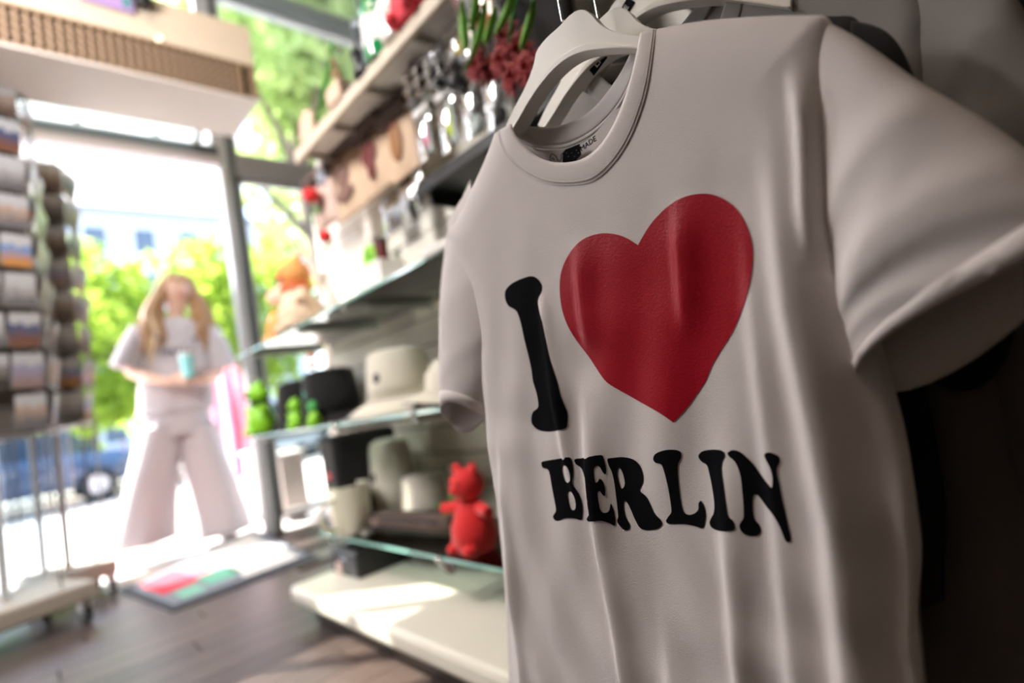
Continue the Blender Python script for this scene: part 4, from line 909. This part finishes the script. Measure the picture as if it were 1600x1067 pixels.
def spinner(cx, cy, r, ztop, rows, which, rot):
    t = thing('spinner_rack', '%s postcard spinner rack on a wheeled beige base beside the doorway' % which, 'rack', (cx, cy, 0), rot)
    MB().tube([(0, 0, .16), (0, 0, ztop + .04)], .016, 14).build('pole', GREYM, t)
    bs = MB().box((-r * .92, -r * .92, .09), (r * .92, r * .92, .165)); bs.build('base', mat('grey beige rack base', (.42, .37, .31), .5), t, smooth=False, bevel=.012)
    for sx in (-1, 1):
        for sy in (-1, 1):
            c = MB().tube([(sx * r * .75 - .013, sy * r * .75, .036), (sx * r * .75 + .013, sy * r * .75, .036)], .036, 18).build('caster', BLACKM, t)
            MB().box((sx * r * .75 - .018, sy * r * .75 - .02, .05), (sx * r * .75 + .018, sy * r * .75 + .02, .09)).build('fork', GREYM, c, smooth=False)
    zb = ztop - rows * .168
    for z in (zb - .01, (zb + ztop) / 2, ztop):
        MB().tube([(r * .9 * math.cos(a), r * .9 * math.sin(a), z) for a in np.linspace(0, 2 * PI, 7)], .004, 8, cap=False).build('ring', wire_m, t)
        for k in range(3): MB().tube([(r * .9 * math.cos(k * PI / 3), r * .9 * math.sin(k * PI / 3), z), (-r * .9 * math.cos(k * PI / 3), -r * .9 * math.sin(k * PI / 3), z)], .003, 6).build('spoke', wire_m, t)
    for k in range(6):
        a = k * PI / 3; MB().tube([(r * .9 * math.cos(a), r * .9 * math.sin(a), .17), (r * .9 * math.cos(a), r * .9 * math.sin(a), ztop + .02)], .0045, 8).build('upright', wire_m, t)
    for k in range(6):
        a0, a1 = k * PI / 3, (k + 1) * PI / 3; c0_, s0_, c1_, s1_ = [r * .74 * f_(a_) for a_ in (a0, a1) for f_ in (math.cos, math.sin)]
        MB().add([(c0_, s0_, zb), (c1_, s1_, zb), (c1_, s1_, ztop), (c0_, s0_, ztop), (c0_ * .97, s0_ * .97, zb), (c1_ * .97, s1_ * .97, zb), (c1_ * .97, s1_ * .97, ztop), (c0_ * .97, s0_ * .97, ztop)],
                 [(0, 1, 2, 3), (7, 6, 5, 4), (0, 4, 5, 1), (3, 2, 6, 7), (0, 3, 7, 4), (1, 5, 6, 2)]).build('back_panel', mat('dark rack panel', (.09, .075, .065), .7), t, smooth=False)
    # pockets and cards
    col_n = 0; todo = []
    for face in range(6):
        an = (face + .5) * PI / 3; nrm = np.array([math.cos(an), math.sin(an)]); tan = np.array([-math.sin(an), math.cos(an)])
        wn = Matrix.Rotation(rot, 2) @ Vector(nrm)
        view = (wn[0] * (0 - cx) + wn[1] * (0 - cy)) / math.hypot(cx, cy)
        if view < -.15: continue
        for cc in (-1, 1):
            base2 = nrm * r * .86 + tan * cc * r * .235; wpos = Matrix.Rotation(rot, 2) @ Vector(base2)
            todo.append((-(wpos[0] + cx) / 1.0 + 0 * cy, face, cc, an, base2))
    todo.sort(key=lambda q: -q[0])
    for ci, (_, face, cc, an, b2) in enumerate(todo):
        pk = MB()
        for rw in range(rows):
            z = ztop - (rw + 1) * .168; R2 = Matrix.Rotation(an, 2)
            def L(u, v, zz): q = R2 @ Vector((u, v)); return (b2[0] + q[0], b2[1] + q[1], zz)
            pk.tube([L(-.004, -.054, z + .075), L(.012, -.054, z + .005), L(.014, .054, z + .005), L(-.004, .054, z + .075)], .0016, 5)
            k = (rw * 3 + ci * 5 + rng.integers(0, 3)) % 7
            if rw == rows - 1 and ci % 3 == 2: continue
            o = bpy.data.objects.new('postcard', cmesh[k]); COL.objects.link(o)
            q = Matrix.Rotation(rot, 2) @ Vector(b2)
            o.location = (cx + q[0], cy + q[1], z + .008); o.rotation_euler = (0, .14 + rng.uniform(-.05, .08), rot + an)
            side = 'leftmost' if ci == 0 else ('rightmost' if ci == len(todo) - 1 else ['leftmost', 'second', 'third', 'fourth', 'fifth', 'sixth', 'seventh', 'eighth'][ci])
            tag(o, '%s postcard, %s in the %s column of the %s rack' % (PAL[k][0], ORD[rw] if rw < rows - 1 else 'lowest', side, which), 'postcard', 'postcards in the %s spinner rack' % which)
        p_ = pk.build('wire_pockets', wire_m, t); p_['kind'] = 'stuff'
    return t
spinner(-.075, 3.13, .245, 2.33, 9, 'left', .35)
spinner(.145, 3.575, .175, 2.20, 8, 'right', .15)
# pale acrylic panel at the foot of the left rack
t = thing('acrylic_panel', 'pale clear acrylic panel standing behind the left spinner rack', 'panel', (-.32, 3.66, 0))
MB().box((-.25, 0, .10), (.40, .006, .86)).build('sheet', glass_mat('frosted acrylic', (.80, .86, .90), .2), t, smooth=False)
for x in (-.24, .37): MB().box((x, -.01, 0), (x + .02, .016, .88)).build('post', GREYM, t, smooth=False)

# ================================================================== WOMAN IN THE DOORWAY
YW = 4.02
def W(x, y, d=0.0): return on_y(x, y, YW + d)
wc = W(283, 640); WO = np.array([wc[0], YW, 0.0])
woman = thing('person', 'woman in white t-shirt and wide white trousers standing in the doorway', 'person', (float(WO[0]), YW, 0))
def skin_mesh(joints, bones, rad, name, m, parent, sub=2, root=0):
    me = bpy.data.meshes.new(name); me.from_pydata([tuple(map(float, j)) for j in joints], bones, []); me.materials.append(m)
    o = bpy.data.objects.new(name, me); COL.objects.link(o); o.parent = parent
    q = o.modifiers.new('skin', 'SKIN'); q.use_smooth_shade = True
    for i, r in enumerate(rad):
        v = me.skin_vertices[0].data[i]; v.radius = (r, r) if np.isscalar(r) else r; v.use_root = (i == root)
    s_ = o.modifiers.new('sub', 'SUBSURF'); s_.levels = sub; s_.render_levels = sub
    return o
J = []; Bn = []; Rd = []
def jn(p, r, par=None):
    J.append(np.array(p) - WO); Rd.append(r); i = len(J) - 1
    if par is not None: Bn.append((par, i))
    return i
pel = jn(W(278, 640), (.13, .10)); waist = jn(W(277, 600), (.105, .085), pel); chest = jn(W(276, 545), (.125, .095), waist); uc = jn(W(274, 518), (.10, .075), chest)
neck = jn(W(274, 500), .045, uc); nk2 = jn(W(275, 488), .044, neck); chin = jn(W(277, 472), (.060, .070), nk2); mid = jn(W(277, 454), (.078, .090), chin); crown = jn(W(276, 436), (.065, .075), mid)
for sx, sh, el, wr, pm_ in ((-1, (225, 520), (203, 582), (262, 596), (288, 588)), (1, (322, 520), (343, 582), (318, 594), (300, 590))):
    a = jn(W(*sh), .052, uc); b = jn(W((sh[0] + el[0]) / 2, (sh[1] + el[1]) / 2), .046, a); c = jn(W(*el), .038, b)
    d = jn(W((el[0] + wr[0]) / 2, (el[1] + wr[1]) / 2, -.14), .034, c); e = jn(W(*wr, -.22), .024, d)
    f = jn(W(*pm_, -.26), (.034, .018), e)
    for k in range(4):
        p0 = W(pm_[0] - sx * (5 + 0 * k), pm_[1] - 7 + 5 * k, -.27); g = jn(p0, .011, f); g2 = jn(p0 + np.array([-sx * .028, -.012 - .004 * k, .004]), .009, g); jn(p0 + np.array([-sx * (.042 - .004 * abs(k - 1)), .004, .0]), .008, g2)
    th = jn(W(pm_[0], pm_[1] - 10, -.255), .011, f); jn(W(pm_[0] - sx * 5, pm_[1] - 17, -.27), .009, th)
for hp, kn, an_, toe in (((258, 655), (243, 745), (232, 838), (224, 852)), ((300, 655), (323, 745), (348, 822), (356, 836))):
    a = jn(W(*hp), .085, pel); b = jn(W(*kn), .058, a); c = jn(W(an_[0], an_[1] - 8), .038, b); 
body = skin_mesh(J, Bn, Rd, 'body', SKIN, woman)
# face features
fc = W(278, 456) - WO
def fp(dx, dy, dz): return fc + np.array([dx, -.088 + dy, dz])
for s_ in (-1, 1):
    MB().ball(fp(s_ * .030, .010, .012), (.013, .008, .008), 10).build('eye', mat('eye white', (.85, .85, .85), .3), woman)
    MB().ball(fp(s_ * .030, .003, .012), .005, 8).build('pupil', BROWNW, woman)
    MB().tube([fp(s_ * .016, .006, .030), fp(s_ * .030, .0, .034), fp(s_ * .045, .012, .030)], .0035, 6).build('eyebrow', HAIR, woman)
    MB().ball(fc + np.array([s_ * .080, .0, .0]), (.010, .02, .030), 10).build('ear', SKIN, woman)
MB().tube([fp(0, .004, .016), fp(0, -.012, -.006), fp(0, -.018, -.016)], [.007, .010, .013], 10).build('nose', SKIN, woman)
MB().tube([fp(-.024, .008, -.040), fp(0, -.004, -.044), fp(.024, .008, -.040)], [.004, .008, .004], 8).build('mouth', mat('lips', (.62, .20, .18), .4), woman)
# long wavy hair: cap and strands
hc = MB(); hc.ball(fc + np.array([0, .028, .030]), (.094, .090, .098), 24)
hc.build('hair', HAIR, woman)
SUNLIT_HAIR = mat('blond hair with painted sun', (.80, .60, .40), .5, var=.2, vscale=40)  # paler left locks: the sun's rim glow is painted into their colour
for k in range(80):
    s_ = -1 if k < 46 else 1; a = rng.uniform(0, 1); x0 = 276 + s_ * (6 + 16 * a); y0 = 428 + 10 * a + rng.uniform(-3, 3)
    x1 = 276 + s_ * (21 + 9 * a); x2 = 276 + s_ * (28 + 20 * a + rng.uniform(-4, 8)); x3 = 276 + s_ * (28 + 26 * a + rng.uniform(-10, 8)); yl = rng.uniform(520, 575) if s_ < 0 else rng.uniform(530, 590)
    dd = rng.uniform(-.02, .12)
    pts = [W(x0, y0, dd * .6) - WO, W(x1, 455, dd) - WO, W(x2, 490, dd - .05) - WO, W(x3 + 5 * math.sin(k), 520, dd - .09) - WO, W(x3 - 4 * math.sin(k), yl, dd - .08) - WO]
    pts = catmull(pts, closed=False, n=4); MB().tube(pts, list(np.interp(np.linspace(0, 1, len(pts)), [0, .3, .8, 1], [.014, .024, .020, .005])), 7).build('hair_lock', SUNLIT_HAIR if (s_ < 0 and k % 3) else HAIR, woman)
# t-shirt: body tube and sleeves
def rings(sec, name, m, n=28, wob=0, cap=False, solid=.004):
    mb = MB(); vs = []
    for i, (c, a, b) in enumerate(sec):
        for k in range(n):
            th = 2 * PI * k / n; w2 = 1 + wob * math.sin(5 * th + i * .7) * min(1, i / 3); vs.append((c[0] + a * math.cos(th) * w2, c[1] + b * math.sin(th) * w2, c[2]))
    fs = [(i * n + k, i * n + (k + 1) % n, (i + 1) * n + (k + 1) % n, (i + 1) * n + k) for i in range(len(sec) - 1) for k in range(n)]
    o = mb.add(vs, fs).build(name, m, woman, solid=solid); o.data.set_sharp_from_angle(angle=PI); q = o.modifiers.new('sub', 'SUBSURF'); q.levels = 1; q.render_levels = 1; return o
WC2 = cloth_mat('white cotton of the woman', (.62, .58, .62))
sec = [(W(274, 497) - WO, .062, .055), (W(274, 503) - WO, .11, .075), (W(274, 512) - WO, .185, .095), (W(275, 530) - WO, .215, .118), (W(276, 560) - WO, .215, .128), (W(277, 595) - WO, .205, .130), (W(278, 630) - WO, .21, .135), (W(278, 645) - WO, .215, .14)]
rings(sec, 'tee_body', WC2, wob=.03)
for sh, el in (((222, 518), (200, 572)), ((326, 518), (347, 572))):
    a, b = W(*sh) - WO, W(*el) - WO; mb = MB(); mb.tube([a * 1.0 + np.array([0, 0, .02]), a * .6 + b * .4, b, b + (b - a) * .08], [.062, .082, .090, .092], 20, cap=False); mb.build('tee_sleeve', WC2, woman, solid=.004)
for cx_, cy_, a, b in ((247, 528, .018, .014), (303, 530, .016, .014)): 
    q = W(cx_, cy_, -.135) - WO; MB().ball(q, (a, .008, b), 10).build('shirt_print', mat('grey print', (.22, .22, .26), .8), woman)
for k in range(6):
    q = W(252 + k * 9, 548, -.150) - WO; MB().box(q - np.array([.010, .003, .018]), q + np.array([.010, .003, .018])).build('shirt_print', mat('grey print', (.22, .22, .26), .8), woman, smooth=False)
# trousers: hips and two wide legs
rings([(W(278, 618) - WO, .165, .115), (W(278, 640) - WO, .185, .13), (W(278, 662) - WO, .195, .135), (W(278, 682) - WO, .190, .13)], 'trouser_hips', WC2)
for L in (((252, 662), (245, 710), (236, 760), (230, 810), (226, 852)), ((305, 662), (316, 705), (330, 750), (344, 795), (352, 834))):
    rings([(W(*p) - WO, a, b) for p, a, b in zip(L, (.118, .13, .14, .15, .165), (.125, .125, .125, .13, .14))], 'trouser_leg', WC2, wob=.06)
for p_ in ((226, 856), (352, 838)):
    q = on_z(p_[0], p_[1], .0); x_ = float(q[0] - WO[0]); y_ = float(q[1] - YW)
    MB().lathe([(.001, 0), (.055, .001), (.058, .02), (.05, .05), (.02, .07), (.001, .072)], n=18, sy=2.0).build('shoe', PAPER, woman, loc=(x_, y_ - .03, 0))
q = W(293, 568, -.30)
t = thing('turquoise_cup', 'turquoise cup held in both hands by the woman', 'cup', tuple(q - np.array([0, 0, .085])))
MB().lathe([(.001, 0), (.030, .001), (.040, .14), (.037, .14), (.028, .008), (.001, .008)], n=20, cap=False).build('cup_body', mat('turquoise paper', (.30, .72, .75), .4), t); MB().lathe([(.042, .135), (.043, .138), (.040, .152), (.001, .156)], n=20).build('lid', PAPER, t)

# ================================================================== OUTSIDE
ground = structure(MB().box((-40, YF, -.10), (60, 9.5, -.005)).build('floor_pavement', mat('pale pavement', (.50, .48, .48), .85, bump=.3, bscale=20, var=.1, vscale=2), smooth=False))
structure(MB().box((-60, 9.5, -.22), (80, 16.0, -.14)).build('floor_road', mat('asphalt road', (.16, .16, .17), .85), smooth=False))
structure(MB().box((-80, 16.0, -.10), (110, 90, -.02)).build('floor_far_side', mat('far pavement', (.50, .49, .46), .9), smooth=False))
structure(MB().box((-60, 9.35, -.10), (80, 9.5, .0)).build('trim_kerb', mat('kerb stone', (.5, .5, .5), .85), smooth=False))
LEAF = leaf_mat('sunlit lime leaves', (.22, .36, .04), (.48, .60, .12)); LEAF2 = leaf_mat('green leaves', (.32, .46, .18), (.66, .78, .36))  # lime and paler green leaf colours, mottled by noise
BARK = mat('tree bark', (.14, .11, .09), .9, bump=.5, bscale=12)
def tree(x, y, h_, r, label, m, n=3000, low=.35, seed=0):
    g = np.random.default_rng(seed); t = thing('tree', label, 'tree', (x, y, 0), group='street trees outside')
    MB().tube([(0, 0, 0), (.1, 0, h_ * .25), (-.05, .1, h_ * .5), (.1, .1, h_ * .8)], [.20, .16, .12, .05], 12).build('trunk', BARK, t)
    for k in range(6):
        a = k * 1.05 + seed; z0 = h_ * (.30 + .07 * k); MB().tube([(0, 0, z0), (r * .35 * math.cos(a), r * .35 * math.sin(a), z0 + h_ * .10), (r * .7 * math.cos(a), r * .7 * math.sin(a), z0 + h_ * .16)], [.08, .05, .02], 8).build('branch', BARK, t)
    nb = 26; bc = np.column_stack([g.normal(0, r * .42, nb), g.normal(0, r * .42, nb), g.uniform(h_ * low, h_ * .95, nb)])
    br = r * g.uniform(.28, .5, nb); idx = g.integers(0, nb, n); d = g.normal(size=(n, 3)); d /= np.linalg.norm(d, axis=1)[:, None]
    P_ = bc[idx] + d * (br[idx] * g.uniform(.55, 1.05, n))[:, None]; P_[:, 2] = np.maximum(P_[:, 2], h_ * low * .7)
    u = g.normal(size=(n, 3)); u /= np.linalg.norm(u, axis=1)[:, None]; v = np.cross(u, g.normal(size=(n, 3))); v /= np.linalg.norm(v, axis=1)[:, None]; s_ = g.uniform(.07, .15, n)[:, None] * (1 + h_ / 14)
    V = np.stack([P_ - u * s_, P_ - v * s_ * .6, P_ + u * s_, P_ + v * s_ * .6], 1).reshape(-1, 3)
    me = bpy.data.meshes.new('foliage'); me.from_pydata(V.tolist(), [], [(4 * i, 4 * i + 1, 4 * i + 2, 4 * i + 3) for i in range(n)]); me.materials.append(m)
    o = bpy.data.objects.new('foliage', me); COL.objects.link(o); o.parent = t; o['kind'] = 'stuff'
    return t
TR = [(1.3, 17.5, 5.6, 2.4, 'lime green street tree left behind the woman', LEAF, .22), (3.2, 18.5, 6.3, 2.6, 'lime green street tree directly behind the woman', LEAF, .22),
      (5.6, 18.0, 6.5, 2.5, 'lime green street tree right behind the doorway post', LEAF, .22), (5.2, 8.2, 8.6, 2.4, 'tall green tree seen above the air curtain', LEAF2, .42),
      (8.2, 9.0, 9.5, 2.8, 'tall green tree seen over the top white shelf', LEAF2, .35), (3.6, 7.9, 9.2, 1.9, 'tall tree nearest above the doorway header', LEAF2, .55), (8.6, 14.0, 8.0, 3.2, 'lime tree seen through the window right of the post', LEAF, .15), (13, 15.0, 10, 4, 'broad tree farthest right beyond the windows', LEAF2, .15)]
for i, (x, y, h_, r, lb, m, lo) in enumerate(TR): tree(x, y, h_, r, lb, m, low=lo, seed=i + 3)
t = thing('awning', 'pale canvas awning added outside to shade the mat', 'awning', (0, 3.92, 2.80))  # added to keep direct sun off the near part of the mat
CANVAS = leaf_mat('pale canvas', (.82, .84, .88), (.86, .88, .92))
MB().box((-2.7, .0, -.0), (1.35, 1.38, .006)).build('canvas', CANVAS, t, smooth=False).rotation_euler = (-.07, 0, 0)
for x in (-2.7, -1.4, .1, 1.35): MB().tube([(x, 0, -.012), (x, 1.36, -.107)], .012, 8).build('arm', PLASTICW, t)
# building over the road
t = thing('building', 'pale grey building with rows of windows beyond the trees', 'building', (2, 44, 0))
MB().box((-16, 0, 0), (16, 10, 17.0)).build('wall', mat('pale render', (.62, .63, .68), .9), t, smooth=False); MB().box((-16.4, -.4, 17.0), (16.4, 10.4, 17.5)).build('roof', mat('grey roof', (.35, .37, .42), .8), t, smooth=False)
fm = None
for r_ in range(5):
    for c_ in range(11):
        if fm is None: o = MB().box((-.7, -.12, 0), (.7, .0, 1.9)).build('window', mat('window frame', (.75, .75, .75), .6), t, smooth=False); fm = o.data; pm2 = MB().box((-.6, -.14, .1), (.6, -.12, 1.8)).build('pane', mat('dark pane', (.12, .15, .19), .15), o, smooth=False).data
        else:
            o = bpy.data.objects.new('window', fm); COL.objects.link(o); o.parent = t; q = bpy.data.objects.new('pane', pm2); COL.objects.link(q); q.parent = o
        o.location = (-14 + c_ * 2.8, 0, 1.4 + r_ * 3.2)
# parked car
def car(x, y, rz, label, m):
    t = thing('car', label, 'car', (x, y, -.14), rz); secs = [(-2.1, .45, .62), (-2.0, .35, .82), (-1.2, .30, .92), (-.6, .30, .98), (.9, .30, .98), (1.7, .32, .92), (2.05, .38, .80), (2.1, .45, .6)]
    mb = MB(); vs = []
    for X_, z0, z1 in secs:
        for yy_, zz_ in ((-.80, z0), (-.86, (z0 + z1) / 2), (-.78, z1), (.78, z1), (.86, (z0 + z1) / 2), (.80, z0)): vs.append((X_, yy_, zz_))
    n = 6; m_ = len(secs); mb.add(vs, [(i * n + k, i * n + (k + 1) % n, (i + 1) * n + (k + 1) % n, (i + 1) * n + k) for i in range(m_ - 1) for k in range(n)] + [tuple(range(n))[::-1], tuple((m_ - 1) * n + k for k in range(n))]).build('car_body', m, t, bevel=.04)
    vs = [(-1.1, -.76, .97), (1.45, -.76, .97), (1.45, .76, .97), (-1.1, .76, .97), (-.45, -.62, 1.42), (.95, -.62, 1.42), (.95, .62, 1.42), (-.45, .62, 1.42)]
    MB().add(vs, [(4, 5, 6, 7), (0, 1, 5, 4), (1, 2, 6, 5), (2, 3, 7, 6), (3, 0, 4, 7)]).build('cabin_glass', mat('car glass', (.04, .06, .08), .08), t, smooth=False)
    MB().box((-.47, -.63, 1.40), (.97, .63, 1.45)).build('roof', m, t, smooth=False, bevel=.03)
    for sx in (-1.3, 1.3):
        for sy in (-.82, .82): 
            q = MB().tube([(sx, sy - .09, .32), (sx, sy + .09, .32)], .32, 22).build('wheel', mat('tyre', (.02, .02, .02), .8), t); MB().tube([(sx, sy - .095, .32), (sx, sy + .095, .32)], .18, 16).build('hub_cap', SILVER, q)
car(-.2, 14.3, 0, 'dark blue car parked across the road', mat('dark blue paint', (.05, .10, .20), .2, coat=1)); car(4.6, 14.4, 0, 'silver car parked across the road behind the woman', mat('silver paint', (.55, .58, .62), .25, coat=1))
def bicycle(x, y, rz, label, m):
    t = thing('bicycle', label, 'bicycle', (x, y, 0), rz)
    for cx_ in (-.52, .52):
        q = MB().tube([(cx_ + .33 * math.cos(a), 0, .34 + .33 * math.sin(a)) for a in np.linspace(0, 2 * PI, 25)], .018, 8, cap=False).build('wheel', BLACKM, t)
        for k in range(8): a = k * PI / 8; MB().tube([(cx_ + .32 * math.cos(a), 0, .34 + .32 * math.sin(a)), (cx_ - .32 * math.cos(a), 0, .34 - .32 * math.sin(a))], .002, 4).build('spoke', CHROME, q)
    MB().tube([(-.52, 0, .34), (-.12, 0, .30), (-.22, 0, .80), (.36, 0, .82), (-.12, 0, .30)], .018, 8).tube([(-.52, 0, .34), (-.22, 0, .80)], .014, 8).tube([(.34, 0, .95), (.36, 0, .82), (.52, 0, .34)], .018, 8).build('frame', m, t)
    MB().tube([(.30, -.26, 1.0), (.34, 0, .97), (.30, .26, 1.0)], .013, 8).build('handlebar', BLACKM, t)
    MB().ball((-.24, 0, .88), (.13, .07, .035), 14).build('saddle', BROWNW, t)
b = on_z(172, 765, 0); bicycle(float(b[0]), float(b[1]), .3, 'bicycle with red frame parked outside left of the woman', mat('red bike paint', (.45, .08, .06), .35))
b = on_z(300, 770, 0); bicycle(float(b[0]), float(b[1]), -.5, 'dark bicycle parked behind the legs of the woman', mat('dark bike paint', (.06, .07, .12), .35))
# clothes stand with pink garments outside the right side of the door
c_ = on_y(358, 700, 5.2); t = thing('clothes_stand', 'round clothes stand of pink scarves outside, right of the woman', 'clothes stand', (float(c_[0]), 5.2, 0))
MB().tube([(0, 0, .02), (0, 0, 1.35)], .015, 10).build('pole', CHROME, t); MB().lathe([(.25, 0), (.25, .02), (.02, .035)]).build('base', CHROME, t)
for k in range(7):
    a = k * .9; cc = [PINK, mat('red pink fabric', (.80, .16, .26), .8), mat('lavender fabric', (.62, .58, .80), .8)][k % 3]; x_, y_ = .13 * math.cos(a), .13 * math.sin(a)
    mb = MB(); mb.tube([(x_, y_, 1.34), (x_ * 1.2, y_ * 1.2, 1.1), (x_ * 1.35, y_ * 1.35, .7), (x_ * 1.2, y_ * 1.2, .28)], [.02, .06, .07, .06], 12, flat=.5); mb.build('scarf', cc, t)
# white display plinths in the window right of the post
for k, (px, w_, h_) in enumerate((((402, 812), .16, .50), ((448, 815), .17, .46))):
    b = on_z(*px, 0); t = thing('display_plinth', ('white display plinth standing in the window beside the doorway post', 'pale display plinth right of the white one, in the window')[k], 'plinth', (float(b[0]) + .06, float(b[1]), 0))
    MB().box((-w_ / 2, -w_ / 2, .04), (w_ / 2, w_ / 2, h_)).build('plinth_body', (PLASTICW, mat('pale pink board', (.75, .62, .58), .6))[k], t, smooth=False, bevel=.004); MB().box((-w_ / 2 + .02, -w_ / 2 + .02, 0), (w_ / 2 - .02, w_ / 2 - .02, .04)).build('foot', DGREYM, t, smooth=False)
    MB().box((-w_ / 2 - .02, -w_ / 2 - .02, h_), (w_ / 2 + .02, w_ / 2 + .02, h_ + .02)).build('top', PLASTICW, t, smooth=False, bevel=.003)
for k, (px, zz) in enumerate((((490, 552), .95), ((486, 580), .88))):
    pass
b = on_y(492, 560, 3.72); t = thing('orange_reflection', 'string of small peach balls standing in for orange reflections in the window', 'reflection', (float(b[0]), 3.77, float(b[2]) + .10))  # peach balls on a cord stand in for orange reflections below the shelf
for k in range(4): MB().ball((0, 0, -.07 * k), (.038, .038, .032), 14).build('reflection', mat('peach reflection', (.90, .45, .26), .6), t)
MB().tube([(0, 0, .0), (0, 0, 2.40 - float(b[2]) - .10)], .002, 6).build('cord', BLACKM, t)
